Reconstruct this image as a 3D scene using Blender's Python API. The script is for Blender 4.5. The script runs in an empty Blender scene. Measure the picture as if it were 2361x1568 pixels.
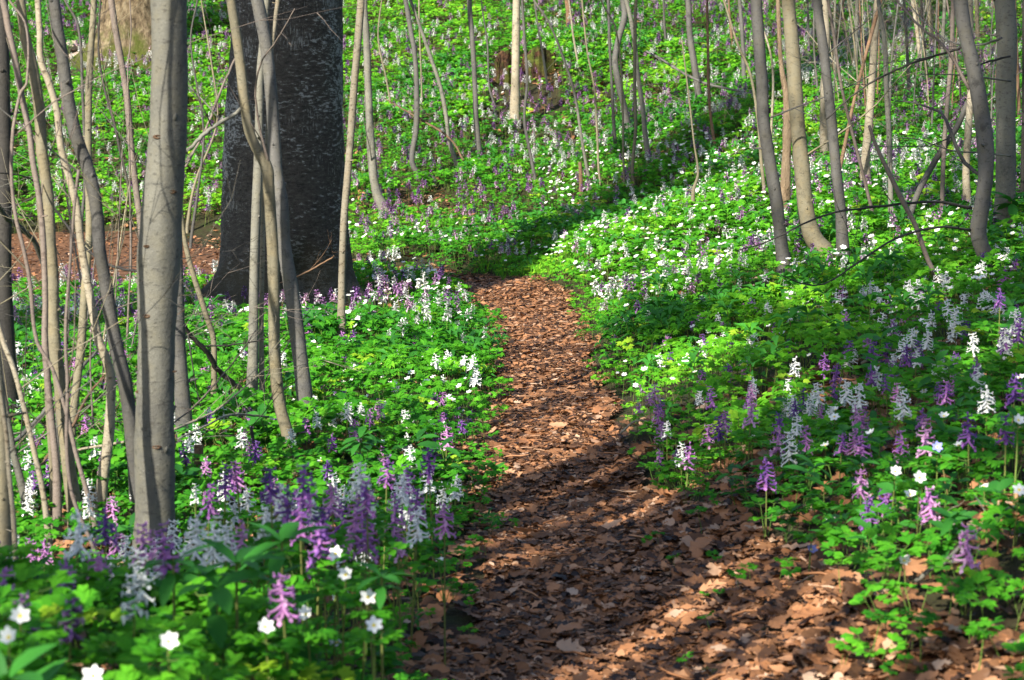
import bpy, math, random
import numpy as np
from mathutils import Vector, Matrix

R = math.radians
rng = np.random.default_rng(7)
random.seed(11)
sc = bpy.context.scene
COL = sc.collection

# ------------------------------------------------------------------ camera, sky, sun, exposure
FPX = 5303.0            # focal length in the working pixel grid (2361 x 1568)
CU, CV = 1180.5, 784.0
PITCH = math.atan(542 / FPX)
CAMH = 1.0
cam_d = bpy.data.cameras.new("camera")
cam_d.sensor_width = 36
cam_d.lens = 36 * FPX / 2361
cam_d.clip_start = 0.05
cam_d.clip_end = 500
cam_d.dof.use_dof = True
cam_d.dof.focus_distance = 9.0
cam_d.dof.aperture_fstop = 13
cam = bpy.data.objects.new("camera", cam_d)
COL.objects.link(cam)
cam.location = (0, 0, CAMH)
cam.rotation_euler = (math.pi / 2 - PITCH, 0, 0)
sc.camera = cam

SUN_AZ = R(30)          # the sun stands behind the camera, this far to the left
SUN_EL = R(33)
world = bpy.data.worlds.new("World")
sc.world = world
world.use_nodes = True
wn = world.node_tree
sky = wn.nodes.new("ShaderNodeTexSky")
sky.sky_type = 'NISHITA'
sky.sun_disc = False
sky.sun_elevation = SUN_EL
to_sun = Vector((-math.sin(SUN_AZ) * math.cos(SUN_EL), -math.cos(SUN_AZ) * math.cos(SUN_EL), math.sin(SUN_EL)))
sky.sun_rotation = math.atan2(to_sun.x, to_sun.y)
bg = wn.nodes["Background"]
bg.inputs[1].default_value = 0.095
wn.links.new(sky.outputs[0], bg.inputs[0])
sun_d = bpy.data.lights.new("sun", 'SUN')
sun_d.energy = 5.0
sun_d.angle = R(0.5)
sun_d.color = (1.0, 0.93, 0.80)
sun = bpy.data.objects.new("sun", sun_d)
COL.objects.link(sun)
sun.rotation_euler = to_sun.to_track_quat('Z', 'Y').to_euler()
sun.location = (-6, -8, 12)
sc.view_settings.view_transform = 'Standard'
sc.view_settings.look = 'None'
sc.view_settings.gamma = 1
sc.view_settings.exposure = 1.5
sc.cycles.max_bounces = 6
sc.cycles.diffuse_bounces = 3
sc.cycles.transmission_bounces = 4

# ------------------------------------------------------------------ pixel rays and terrain
cp, sp = math.cos(PITCH), math.sin(PITCH)
def ray(u, v):
    x = (u - CU) / FPX
    y = -(v - CV) / FPX
    # camera looks along +Y pitched down
    return np.array([x, cp + y * sp, -sp + y * cp])
def at_depth(u, v, D):
    return np.array([0, 0, CAMH]) + ray(u, v) * D
def at_Y(u, v, Y):
    r = ray(u, v)
    return np.array([0, 0, CAMH]) + r * (Y / r[1])
def project(P):
    P = np.atleast_2d(P)
    x, y, z = P[:, 0], P[:, 1], P[:, 2] - CAMH
    d = y * cp - z * sp
    h = y * sp + z * cp
    return CU + FPX * x / d, CV - FPX * h / d, d

CTRL_UVD = [
    (1300, 1568, 4.0), (1300, 1300, 5.0), (1260, 1100, 6.2), (1260, 900, 8.1), (1250, 800, 9.5), (1200, 700, 11.6), (1120, 648, 13.1),
    (1300, 2010, 3.0), (1060, 1568, 4.0), (1090, 1300, 5.0), (1100, 1000, 7.0),
    (500, 1600, 2.9), (100, 1640, 2.75), (850, 1680, 3.05), (500, 2300, 1.8), (350, 1275, 5.15), (60, 1240, 5.3), (-300, 1200, 5.5),
    (700, 1060, 6.5), (900, 950, 7.5), (900, 800, 9.4), (300, 900, 8.0), (0, 1000, 7.0), (700, 690, 11.7), (450, 740, 10.8),
    (0, 620, 14.0), (300, 640, 13.3), (430, 640, 13.4), (-200, 620, 14.0), (900, 600, 13.6), (0, 545, 15.0), (300, 540, 15.0), (800, 530, 15.2), (1000, 545, 14.6),
    (1150, 575, 14.3), (1340, 450, 15.4), (1100, 440, 15.8), (1000, 300, 17.4), (1500, 320, 16.5),
    (500, 300, 17.6), (100, 300, 17.4), (300, 120, 19.8), (900, 120, 19.8), (1400, 120, 19.3), (300, 0, 21.5), (1000, 0, 21.6), (1600, 0, 21.0), (2100, 0, 20.5),
    (1450, 900, 8.2), (1450, 1150, 6.0), (1500, 700, 10.6), (1400, 600, 12.2), (1600, 500, 12.8), (1805, 630, 10.0), (1700, 800, 8.3), (1900, 800, 7.6),
    (2290, 630, 8.6), (2310, 545, 9.6), (2000, 420, 13.0), (2300, 320, 14.0), (1750, 260, 15.8), (2000, 150, 17.4), (2361, 120, 17.5), (2600, 300, 14),
    (2000, 1300, 4.2), (2361, 1270, 3.7), (2361, 1560, 3.15), (1800, 1450, 4.1), (1700, 1250, 4.9), (2361, 1000, 4.9), (2000, 1000, 5.6), (2361, 750, 6.9), (2600, 1000, 4.6),
]
CTRL_XYZ = [(-12, 0, -.2), (-12, 12, -.1), (-6, 6, -.05), (-6, 0, 0), (-13, 25, 2.6), (-13, 40, 7), (0, 40, 7.5), (12, 40, 8.5), (13, 24, 5.0), (12, 12, 3.4), (12, 0, 3.0), (5, 4, 1.3),
            (5, 10, 1.35), (0, -6, 0), (-12, -6, 0), (12, -6, 2.6), (0, 30, 4.4), (-6, 30, 4.2), (6, 30, 4.9), (0, 0, .0), (-2.5, 0, .05), (3, 0, .7)]
cps = np.array([at_depth(*c) for c in CTRL_UVD] + [np.array(c, float) for c in CTRL_XYZ])
def _phi(r):
    return np.where(r > 1e-9, r * r * np.log(np.maximum(r, 1e-9)), 0)
def _fit(P):
    n = len(P)
    r = np.hypot(P[:, None, 0] - P[None, :, 0], P[:, None, 1] - P[None, :, 1])
    A = np.zeros((n + 3, n + 3))
    A[:n, :n] = _phi(r) + np.eye(n) * 0.03
    A[:n, n] = 1; A[:n, n + 1:] = P[:, :2]
    A[n:, :n] = A[:n, n:].T
    return np.linalg.solve(A, np.concatenate([P[:, 2], [0, 0, 0]]))
W = _fit(cps)
def rbf(X, Y):
    out = W[-3] + W[-2] * X + W[-1] * Y
    for i in range(len(cps)):
        out = out + W[i] * _phi(np.hypot(X - cps[i, 0], Y - cps[i, 1]))
    return out
_lat = rng.random((64, 64))
def vnoise(X, Y, s):
    x = np.asarray(X) * s + 100.3; y = np.asarray(Y) * s + 57.7
    xi = np.floor(x).astype(int); yi = np.floor(y).astype(int)
    fx = x - xi; fy = y - yi
    fx = fx * fx * (3 - 2 * fx); fy = fy * fy * (3 - 2 * fy)
    g = lambda a, b: _lat[a % 64, b % 64]
    return (g(xi, yi) * (1 - fx) + g(xi + 1, yi) * fx) * (1 - fy) + (g(xi, yi + 1) * (1 - fx) + g(xi + 1, yi + 1) * fx) * fy - 0.5
GX0, GX1, GY0, GY1, GS = -14.0, 14.0, -6.0, 42.0, 0.1
gx = np.arange(GX0, GX1 + GS / 2, GS); gy = np.arange(GY0, GY1 + GS / 2, GS)
GXX, GYY = np.meshgrid(gx, gy)
GZ = rbf(GXX, GYY)

PATH_EDGES = [(1950, 900, 1850), (1750, 930, 1750), (1568, 1010, 1640), (1450, 1050, 1600), (1300, 1092, 1535), (1200, 1085, 1500), (1100, 1088, 1452), (1000, 1108, 1425), (900, 1132, 1395),
              (800, 1130, 1370), (740, 1095, 1345), (700, 1075, 1312), (670, 1052, 1265), (652, 1035, 1222)]
def grid_z(X, Y):
    X = np.asarray(X, float); Y = np.asarray(Y, float)
    fx = np.clip((X - GX0) / GS, 0, len(gx) - 1.001); fy = np.clip((Y - GY0) / GS, 0, len(gy) - 1.001)
    i = fx.astype(int); j = fy.astype(int); a = fx - i; b = fy - j
    return (GZ[j, i] * (1 - a) + GZ[j, i + 1] * a) * (1 - b) + (GZ[j + 1, i] * (1 - a) + GZ[j + 1, i + 1] * a) * b
def hit(u, v, y0=1.5, y1=38):
    """where the ray of a pixel meets the terrain"""
    r = ray(u, v); r = r / r[1]
    Y = np.arange(y0, y1, 0.02)
    z = CAMH + r[2] * Y
    g = grid_z(r[0] * Y, Y)
    k = np.where(z < g)[0]
    k = k[0] if len(k) else len(Y) - 1
    return np.array([r[0] * Y[k], Y[k], g[k]])
cl = []
for v_, L_, R_ in PATH_EDGES + [(641, 1030, 1140)]:
    h_ = hit((L_ + R_) / 2, v_); cl.append((h_, (R_ - L_) / 2 / FPX * h_[1] * .91))
CLX = [c[0][0] for c in cl] + [-.45, -.8, -1.5, -2.6, -3.8, -5.5, -8]
CLY = [c[0][1] for c in cl] + [13.4, 13.35, 13.6, 13.8, 13.8, 13.7, 13.0]
CLW = [c[1] for c in cl] + [.10, .08, .5, 1.5, 1.2, 1.2, .9]
CLX = [CLX[0]] + CLX; CLY = [-3.0] + CLY; CLW = [CLW[0]] + CLW
CLX, CLY, CLW = map(np.array, (CLX, CLY, CLW))
_t = np.arange(len(CLX)); _tt = np.linspace(0, len(CLX) - 1, 260)
PX, PY, PW = np.interp(_tt, _t, CLX), np.interp(_tt, _t, CLY), np.interp(_tt, _t, CLW)
for _ in range(12):
    PX[1:-1] = (PX[:-2] + PX[1:-1] + PX[2:]) / 3; PY[1:-1] = (PY[:-2] + PY[1:-1] + PY[2:]) / 3
def path_d(X, Y):
    """distance beyond the path edge (negative: on the path)"""
    X = np.asarray(X, float).ravel(); Y = np.asarray(Y, float).ravel()
    best = np.full(X.shape, 1e9)
    for i in range(0, len(PX)):
        best = np.minimum(best, np.hypot(X - PX[i], Y - PY[i]) - PW[i])
    return best
pd = path_d(GXX, GYY).reshape(GXX.shape)
off = np.clip(pd / 0.25, 0, 1)
GZ = GZ + off * (0.05 * vnoise(GXX, GYY, 1.7) + 0.035 * vnoise(GXX, GYY, 4.1)) + 0.012 * vnoise(GXX, GYY, 3.3) - 0.03 * (1 - off)

# ------------------------------------------------------------------ helpers
def tag(o, label=None, cat=None, group=None, kind=None):
    if label: o['label'] = label
    if cat: o['category'] = cat
    if group: o['group'] = group
    if kind: o['kind'] = kind
    return o
def empty(name, loc):
    o = bpy.data.objects.new(name, None)
    o.empty_display_size = .1
    COL.objects.link(o); o.location = loc
    return o
def mesh_np(name, V, F, mats, mi=None, tint=None, smooth=True):
    me = bpy.data.meshes.new(name)
    V = np.asarray(V, np.float32); F = np.asarray(F, np.int32)
    me.vertices.add(len(V)); me.vertices.foreach_set("co", V.ravel())
    k = F.shape[1]
    me.loops.add(F.size); me.loops.foreach_set("vertex_index", F.ravel())
    me.polygons.add(len(F))
    me.polygons.foreach_set("loop_start", np.arange(0, F.size, k, dtype=np.int32))
    me.polygons.foreach_set("loop_total", np.full(len(F), k, np.int32))
    me.polygons.foreach_set("use_smooth", np.full(len(F), smooth))
    if mi is not None: me.polygons.foreach_set("material_index", np.asarray(mi, np.int32))
    for m in mats: me.materials.append(m)
    me.update(calc_edges=True)
    if tint is not None:
        a = me.attributes.new("tint", 'FLOAT', 'POINT')
        a.data.foreach_set("value", np.asarray(tint, np.float32))
    return me
def link(name, me, parent=None, loc=(0, 0, 0)):
    o = bpy.data.objects.new(name, me); COL.objects.link(o)
    o.parent = parent; o.location = loc
    return o
class MB:
    """collects triangles with a material index and a tint"""
    def __init__(s): s.V = []; s.F = []; s.M = []; s.T = []; s.n = 0
    def add(s, V, F, m=0, t=0.5):
        V = np.asarray(V, float); F = np.asarray(F, int)
        s.V.append(V); s.F.append(F + s.n); s.M.append(np.full(len(F), m)); s.T.append(np.full(len(V), t) if np.isscalar(t) else np.asarray(t)); s.n += len(V)
    def arr(s):
        return np.concatenate(s.V), np.concatenate(s.F), np.concatenate(s.M), np.concatenate(s.T)
    def mesh(s, name, mats, smooth=True):
        V, F, M, T = s.arr()
        return mesh_np(name, V, F, mats, M, T, smooth)
def tube(pts, rad, sides=6, cap=True, wob=0.0):
    P = np.asarray(pts, float); n = len(P)
    T = np.gradient(P, axis=0); T /= np.linalg.norm(T, axis=1)[:, None] + 1e-12
    a = np.array([1.0, 0, 0]) if abs(T[0][0]) < .8 else np.array([0, 1.0, 0])
    N = np.zeros_like(P)
    N[0] = np.cross(T[0], a); N[0] /= np.linalg.norm(N[0])
    for i in range(1, n):
        N[i] = N[i - 1] - T[i] * np.dot(N[i - 1], T[i]); N[i] /= np.linalg.norm(N[i]) + 1e-12
    B = np.cross(T, N)
    th = np.arange(sides) * 2 * math.pi / sides
    rad = np.broadcast_to(np.asarray(rad, float), (n,))
    rr = rad[:, None] * np.ones((1, sides))
    if wob: rr = rr * (1 + wob * rng.normal(size=(n, sides)))
    V = P[:, None, :] + rr[:, :, None] * (np.cos(th)[None, :, None] * N[:, None, :] + np.sin(th)[None, :, None] * B[:, None, :])
    V = V.reshape(-1, 3)
    i = np.arange(n - 1)[:, None]; j = np.arange(sides)[None, :]; jn = (j + 1) % sides
    a_, b_, c_, d_ = i * sides + j, i * sides + jn, (i + 1) * sides + jn, (i + 1) * sides + j
    F = np.concatenate([np.stack([a_, b_, c_], -1).reshape(-1, 3), np.stack([a_, c_, d_], -1).reshape(-1, 3)])
    if cap:
        V = np.vstack([V, P[0], P[-1]])
        j = np.arange(sides); jn = (j + 1) % sides
        F = np.vstack([F, np.stack([jn, j, np.full(sides, n * sides)], -1), np.stack([(n - 1) * sides + j, (n - 1) * sides + jn, np.full(sides, n * sides + 1)], -1)])
    return V, F
def spline(P, per=5):
    P = np.asarray(P, float)
    if len(P) < 3:
        t = np.linspace(0, 1, per + 1)[:, None]; return P[0] * (1 - t) + P[-1] * t
    Q = np.vstack([2 * P[0] - P[1], P, 2 * P[-1] - P[-2]]); out = []
    for i in range(1, len(Q) - 2):
        p0, p1, p2, p3 = Q[i - 1:i + 3]
        for t in np.linspace(0, 1, per, endpoint=False):
            L = np.linalg.norm(p2 - p1); m1 = (p2 - p0) / (np.linalg.norm(p2 - p0) + 1e-9) * L; m2 = (p3 - p1) / (np.linalg.norm(p3 - p1) + 1e-9) * L
            out.append((2 * t ** 3 - 3 * t * t + 1) * p1 + (t ** 3 - 2 * t * t + t) * m1 + (3 * t * t - 2 * t ** 3) * p2 + (t ** 3 - t * t) * m2)
    out.append(P[-1])
    return np.array(out)

# ------------------------------------------------------------------ materials
def newmat(name):
    m = bpy.data.materials.new(name); m.use_nodes = True
    nt = m.node_tree; nt.nodes.clear()
    out = nt.nodes.new("ShaderNodeOutputMaterial")
    return m, nt, out
def N(nt, t, **kw):
    n = nt.nodes.new(t)
    for k, v in kw.items(): setattr(n, k, v)
    return n
def ramp(nt, src, stops, interp='LINEAR'):
    n = N(nt, "ShaderNodeValToRGB"); cr = n.color_ramp; cr.interpolation = interp
    while len(cr.elements) < len(stops): cr.elements.new(0.5)
    for e, (p, c) in zip(cr.elements, stops):
        e.position = p; e.color = (c[0], c[1], c[2], 1) if not np.isscalar(c) else (c, c, c, 1)
    nt.links.new(src, n.inputs[0]); return n.outputs[0]
def noise(nt, vec, scale, detail=3, rough=.55):
    n = N(nt, "ShaderNodeTexNoise"); n.inputs['Scale'].default_value = scale
    n.inputs['Detail'].default_value = detail; n.inputs['Roughness'].default_value = rough
    if vec is not None: nt.links.new(vec, n.inputs['Vector'])
    return n.outputs[0]
def mapping(nt, scale):
    tc = N(nt, "ShaderNodeTexCoord"); mp = N(nt, "ShaderNodeMapping"); mp.inputs['Scale'].default_value = scale
    nt.links.new(tc.outputs['Object'], mp.inputs[0]); return mp.outputs[0]
def mix(nt, f, a, b, mode='MIX'):
    n = N(nt, "ShaderNodeMix", data_type='RGBA', blend_type=mode)
    for s, i in ((f, 0), (a, 6), (b, 7)):
        if isinstance(s, (int, float)): n.inputs[i].default_value = s
        elif isinstance(s, tuple): n.inputs[i].default_value = (*s, 1)
        else: nt.links.new(s, n.inputs[i])
    return n.outputs[2]
def bump(nt, h, st, dist):
    n = N(nt, "ShaderNodeBump"); n.inputs['Strength'].default_value = st; n.inputs['Distance'].default_value = dist
    nt.links.new(h, n.inputs['Height']); return n.outputs[0]
def princ(nt, out, col, rough=.7, spec=.3, normal=None):
    p = N(nt, "ShaderNodeBsdfPrincipled")
    if isinstance(col, tuple): p.inputs['Base Color'].default_value = (*col, 1)
    else: nt.links.new(col, p.inputs['Base Color'])
    p.inputs['Roughness'].default_value = rough; p.inputs['Specular IOR Level'].default_value = spec
    if normal is not None: nt.links.new(normal, p.inputs['Normal'])
    nt.links.new(p.outputs[0], out.inputs[0]); return p

def leafy(name, stops, transl=.35, rough=.6, spec=.12, obj_random=0.0, tgain=(1.3, 1.25, .8)):
    m, nt, out = newmat(name)
    at = N(nt, "ShaderNodeAttribute", attribute_name="tint")
    val = at.outputs['Fac']
    if obj_random:
        oi = N(nt, "ShaderNodeObjectInfo")
        ma = N(nt, "ShaderNodeMath", operation='MULTIPLY_ADD'); nt.links.new(oi.outputs['Random'], ma.inputs[0]); ma.inputs[1].default_value = obj_random
        nt.links.new(val, ma.inputs[2]); val = ma.outputs[0]
    c = ramp(nt, val, stops)
    p = princ(nt, out, c, rough, spec)
    tr = N(nt, "ShaderNodeBsdfTranslucent")
    nt.links.new(mix(nt, 1.0, c, tgain, 'MULTIPLY'), tr.inputs[0])
    mx = N(nt, "ShaderNodeMixShader"); mx.inputs[0].default_value = transl
    nt.links.new(p.outputs[0], mx.inputs[1]); nt.links.new(tr.outputs[0], mx.inputs[2]); nt.links.new(mx.outputs[0], out.inputs[0])
    return m
M_GREEN = leafy("foliage", [(0, (.010, .066, .014)), (.35, (.036, .20, .012)), (.7, (.105, .36, .018)), (.93, (.22, .48, .028)), (1, (.28, .46, .030))], transl=.42)
M_DARKGREEN = leafy("dark_foliage", [(0, (.010, .07, .012)), (1, (.05, .24, .025))], transl=.3, spec=.2)
M_PURPLE = leafy("purple_petal", [(0, (.15, .07, .25)), (.35, (.30, .14, .37)), (.65, (.48, .27, .48)), (1, (.68, .48, .62))], transl=.3, tgain=(1.1, 1, 1.1))
M_WHITE = leafy("white_petal", [(0, (.66, .67, .66)), (1, (.84, .84, .82))], transl=.3, tgain=(1, 1, 1))
M_YELLOW = leafy("stamen", [(0, (.6, .45, .05)), (1, (.75, .62, .10))], transl=.1, tgain=(1, 1, 1))
M_BLUE = leafy("blue_petal", [(0, (.18, .20, .62)), (1, (.32, .34, .78))], transl=.3, tgain=(1, 1, 1))
M_STEM = leafy("stem", [(0, (.05, .12, .02)), (.6, (.12, .20, .04)), (1, (.16, .09, .05))], transl=.1)
M_LITTER = leafy("dead_leaf", [(0, (.014, .008, .006)), (.22, (.05, .025, .014)), (.45, (.15, .072, .034)), (.62, (.27, .120, .052)), (.8, (.34, .175, .090)), (1, (.38, .26, .18))], transl=.12, rough=.6, spec=.22, tgain=(1.1, .8, .5))

def ground_mat(name, stops, sc1=9.0, b=.6):
    m, nt, out = newmat(name)
    v = mapping(nt, (1, 1, 1))
    n1 = noise(nt, v, sc1, 6, .7); n2 = noise(nt, v, 55, 5, .7)
    c = ramp(nt, n1, stops)
    c = mix(nt, .8, c, ramp(nt, n2, [(.3, .35), (.7, 1.25)]), 'MULTIPLY')
    princ(nt, out, c, .9, .15, bump(nt, n2, b, .02)); return m
M_SOIL = ground_mat("soil", [(.3, (.030, .020, .012)), (.5, (.035, .032, .014)), (.75, (.030, .055, .012))])
M_PATH = ground_mat("trodden_earth", [(.3, (.06, .030, .016)), (.6, (.16, .080, .042)), (.8, (.22, .12, .07))], 14)

def bark(name, base, light, dark, warm=None, speck=.5, rough=.75):
    m, nt, out = newmat(name)
    oi = N(nt, "ShaderNodeObjectInfo")
    v1 = mapping(nt, (1, 1, .45)); v2 = mapping(nt, (1, 1, 1.9)); v3 = mapping(nt, (1, 1, 1))
    n1 = noise(nt, v1, 9, 4, .6); n2 = noise(nt, v2, 58, 5, .7); n3 = noise(nt, v3, 150, 3, .6); n4 = noise(nt, v3, 24, 3, .6)
    c = ramp(nt, n1, [(.32, base), (.62, light)])
    if warm: c = mix(nt, ramp(nt, n4, [(.45, 0.0), (.72, .65)]), c, warm)
    c = mix(nt, ramp(nt, n2, [(.55, 0.0), (.63, speck)]), c, dark)
    n5 = noise(nt, mapping(nt, (1, 1, .8)), 13, 5, .7)
    c = mix(nt, ramp(nt, n5, [(.60, 0.0), (.68, .55)]), c, dark)
    c = mix(nt, ramp(nt, n3, [(.62, 0.0), (.72, .45)]), c, tuple(min(1, x * 1.5) for x in light))
    br = N(nt, "ShaderNodeMapRange"); nt.links.new(oi.outputs['Random'], br.inputs[0]); br.inputs[3].default_value = .46; br.inputs[4].default_value = .76
    cc = N(nt, "ShaderNodeVectorMath", operation='SCALE'); nt.links.new(c, cc.inputs[0]); nt.links.new(br.outputs[0], cc.inputs['Scale'])
    h = mix(nt, .5, n2, n3)
    princ(nt, out, cc.outputs[0], rough, .25, bump(nt, h, .45, .006)); return m
BARK = {
    'grey': bark("grey_bark", (.115, .112, .098), (.215, .21, .175), (.03, .027, .024), (.205, .19, .135)),
    'dark': bark("dark_and_shaded_bark", (.075, .073, .072), (.145, .14, .13), (.02, .02, .02), (.125, .115, .085)),  # for dark stems, and for trunks whose shade is put into the bark colour
    'olive': bark("olive_bark", (.16, .145, .10), (.28, .25, .17), (.06, .05, .03), (.30, .24, .13)),
    'cream': bark("cream_bark", (.22, .19, .135), (.38, .34, .26), (.07, .05, .03), (.33, .26, .16), .8),
    'pink': bark("pinkish_bark", (.155, .125, .108), (.25, .205, .175), (.05, .036, .03), (.22, .165, .13)),
    'brown': bark("brown_bark", (.13, .078, .048), (.23, .15, .095), (.07, .035, .02), (.30, .16, .08), .8, .85),
    'black': bark("black_bark", (.030, .028, .026), (.06, .055, .05), (.012, .012, .012), (.06, .055, .045)),
}
def rough_bark(name, base, light, dark, moss, mossz=None, zs=.25, sc_=38):
    m, nt, out = newmat(name)
    v = mapping(nt, (1, 1, zs)); v3 = mapping(nt, (1, 1, 1))
    n1 = noise(nt, v, sc_, 6, .75); n2 = noise(nt, v3, 7, 4, .6)
    c = ramp(nt, n1, [(.35, dark), (.5, base), (.68, light)])
    f = ramp(nt, n2, [(.42, 0.0), (.58, .9)])
    if mossz:
        tc = N(nt, "ShaderNodeTexCoord"); sx = N(nt, "ShaderNodeSeparateXYZ"); nt.links.new(tc.outputs['Object'], sx.inputs[0])
        ad = N(nt, "ShaderNodeMath", operation='MULTIPLY_ADD'); nt.links.new(n2, ad.inputs[0]); ad.inputs[1].default_value = .9; nt.links.new(sx.outputs[2], ad.inputs[2])
        f = ramp(nt, ad.outputs[0], [(mossz + .30, .95), (mossz + .52, 0.0)])
    c = mix(nt, f, c, moss)
    princ(nt, out, c, .9, .15, bump(nt, n1, 1.0, .03)); return m
M_PINE = rough_bark("furrowed_bark", (.17, .12, .075), (.28, .21, .14), (.04, .025, .015), (.20, .15, .10))
M_MOSSBARK = rough_bark("mossy_bark", (.12, .09, .055), (.25, .20, .13), (.025, .018, .01), (.050, .062, .010), .28, .5, 22)
M_STUMP = rough_bark("rotten_wood", (.040, .021, .012), (.12, .062, .032), (.006, .005, .004), (.050, .060, .010), None, .8, 26)
M_MOSS = rough_bark("moss", (.035, .050, .010), (.09, .11, .02), (.03, .03, .01), (.10, .11, .02))
M_ROCK = ground_mat("pale_stone", [(.3, (.25, .19, .15)), (.7, (.50, .40, .34))], 8, .5)
M_KNOT = ground_mat("knot_wood", [(.3, (.05, .03, .02)), (.7, (.16, .10, .06))], 60, .8)
def beech_mat():
    m, nt, out = newmat("old_beech_bark")
    v1 = mapping(nt, (1, 1, 1)); vh = mapping(nt, (1, 1, 2.6)); vs = mapping(nt, (2.4, 2.4, .55))
    big = noise(nt, v1, 2.2, 3, .6); fl = noise(nt, vh, 30, 6, .75); st = noise(nt, vs, 44, 6, .8); fine = noise(nt, v1, 120, 3, .6)
    band = noise(nt, mapping(nt, (.8, .8, 1.1)), 3.5, 3, .6)
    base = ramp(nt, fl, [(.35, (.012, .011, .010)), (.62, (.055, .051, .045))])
    # lichen crusts: a few solid pale patches and many small flecks and streaks
    a = N(nt, "ShaderNodeMath", operation='MULTIPLY_ADD'); nt.links.new(big, a.inputs[0]); a.inputs[1].default_value = .75; nt.links.new(fl, a.inputs[2])
    m1 = ramp(nt, a.outputs[0], [(.935, 0.0), (.985, .8)])
    b = N(nt, "ShaderNodeMath", operation='MULTIPLY_ADD'); nt.links.new(band, b.inputs[0]); b.inputs[1].default_value = .9; nt.links.new(st, b.inputs[2])
    m2 = ramp(nt, b.outputs[0], [(1.0, 0.0), (1.0, .0)])
    m2 = ramp(nt, N_sub(nt, b.outputs[0], .45), [(.63, 0.0), (.70, .6)])
    c = mix(nt, m1, base, (.23, .245, .25)); c = mix(nt, m2, c, (.22, .23, .23))
    c = mix(nt, ramp(nt, fine, [(.6, 0.0), (.75, .25)]), c, (.12, .12, .11))
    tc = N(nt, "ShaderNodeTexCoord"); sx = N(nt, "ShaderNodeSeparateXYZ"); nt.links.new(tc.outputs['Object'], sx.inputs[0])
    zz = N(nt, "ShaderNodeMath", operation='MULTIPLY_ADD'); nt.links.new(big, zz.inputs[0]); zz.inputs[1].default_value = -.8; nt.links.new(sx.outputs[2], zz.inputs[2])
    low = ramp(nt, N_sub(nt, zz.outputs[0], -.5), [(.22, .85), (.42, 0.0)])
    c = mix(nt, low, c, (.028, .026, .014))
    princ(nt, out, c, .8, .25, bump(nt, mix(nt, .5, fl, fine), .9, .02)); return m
def N_sub(nt, s, v):
    n = N(nt, "ShaderNodeMath", operation='SUBTRACT'); nt.links.new(s, n.inputs[0]); n.inputs[1].default_value = v; return n.outputs[0]
M_BEECH = beech_mat()

# ------------------------------------------------------------------ ground and path
ny, nx = GXX.shape
V = np.stack([GXX.ravel(), GYY.ravel(), GZ.ravel()], -1)
I = np.arange(ny * nx).reshape(ny, nx)
Q = np.stack([I[:-1, :-1].ravel(), I[:-1, 1:].ravel(), I[1:, 1:].ravel(), I[1:, :-1].ravel()], -1)
g = link("ground", mesh_np("ground", V, Q, [M_SOIL])); tag(g, kind='structure')
NP = len(PX); NS = 13
tx = np.gradient(PX); ty = np.gradient(PY); tl = np.hypot(tx, ty) + 1e-9
VV = []
for s in np.linspace(-1, 1, NS):
    wv = PW * (1.02 + .12 * vnoise(PX * 3 + s * 9, PY * 3, 1.6))
    X = PX + ty / tl * wv * s; Y = PY - tx / tl * wv * s
    Z = grid_z(X, Y) + .014 - .02 * (abs(s) > .95)
    VV.append(np.stack([X, Y, Z], -1))
VV = np.stack(VV, 1)
I = np.arange(NP * NS).reshape(NP, NS)
Q = np.stack([I[:-1, :-1].ravel(), I[:-1, 1:].ravel(), I[1:, 1:].ravel(), I[1:, :-1].ravel()], -1)
p = link("path", mesh_np("path", VV.reshape(-1, 3), Q, [M_PATH])); tag(p, kind='structure')

# ------------------------------------------------------------------ scattering
def rotmats(yaw, tx_, ty_):
    cy, sy = np.cos(yaw), np.sin(yaw); n = len(yaw)
    Rz = np.zeros((n, 3, 3)); Rz[:, 0, 0] = cy; Rz[:, 0, 1] = -sy; Rz[:, 1, 0] = sy; Rz[:, 1, 1] = cy; Rz[:, 2, 2] = 1
    cx, sx = np.cos(tx_), np.sin(tx_)
    Rx = np.zeros((n, 3, 3)); Rx[:, 0, 0] = 1; Rx[:, 1, 1] = cx; Rx[:, 1, 2] = -sx; Rx[:, 2, 1] = sx; Rx[:, 2, 2] = cx
    cyy, syy = np.cos(ty_), np.sin(ty_)
    Ry = np.zeros((n, 3, 3)); Ry[:, 0, 0] = cyy; Ry[:, 0, 2] = syy; Ry[:, 1, 1] = 1; Ry[:, 2, 0] = -syy; Ry[:, 2, 2] = cyy
    return np.einsum('nij,njk,nkl->nil', Rx, Ry, Rz)
def scatter(protos, P, scale, yaw, tiltx, tilty, dt, which):
    """protos: list of (V,F,M,T); returns merged arrays"""
    Vs, Fs, Ms, Ts = [], [], [], []; n0 = 0
    Rm = rotmats(yaw, tiltx, tilty)
    for k, (V, F, M, T) in enumerate(protos):
        s = np.where(which == k)[0]
        if not len(s): continue
        vv = np.einsum('nij,mj->nmi', Rm[s], V) * scale[s][:, None, None] + P[s][:, None, :]
        ff = F[None] + (np.arange(len(s)) * len(V))[:, None, None] + n0
        Vs.append(vv.reshape(-1, 3)); Fs.append(ff.reshape(-1, 3)); Ms.append(np.tile(M, len(s)))
        Ts.append(np.clip((T[None] + dt[s][:, None]).ravel(), 0, 1)); n0 += len(s) * len(V)
    return np.concatenate(Vs), np.concatenate(Fs), np.concatenate(Ms), np.concatenate(Ts)
def rnd(a, b, n=None): return rng.uniform(a, b, n)

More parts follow.
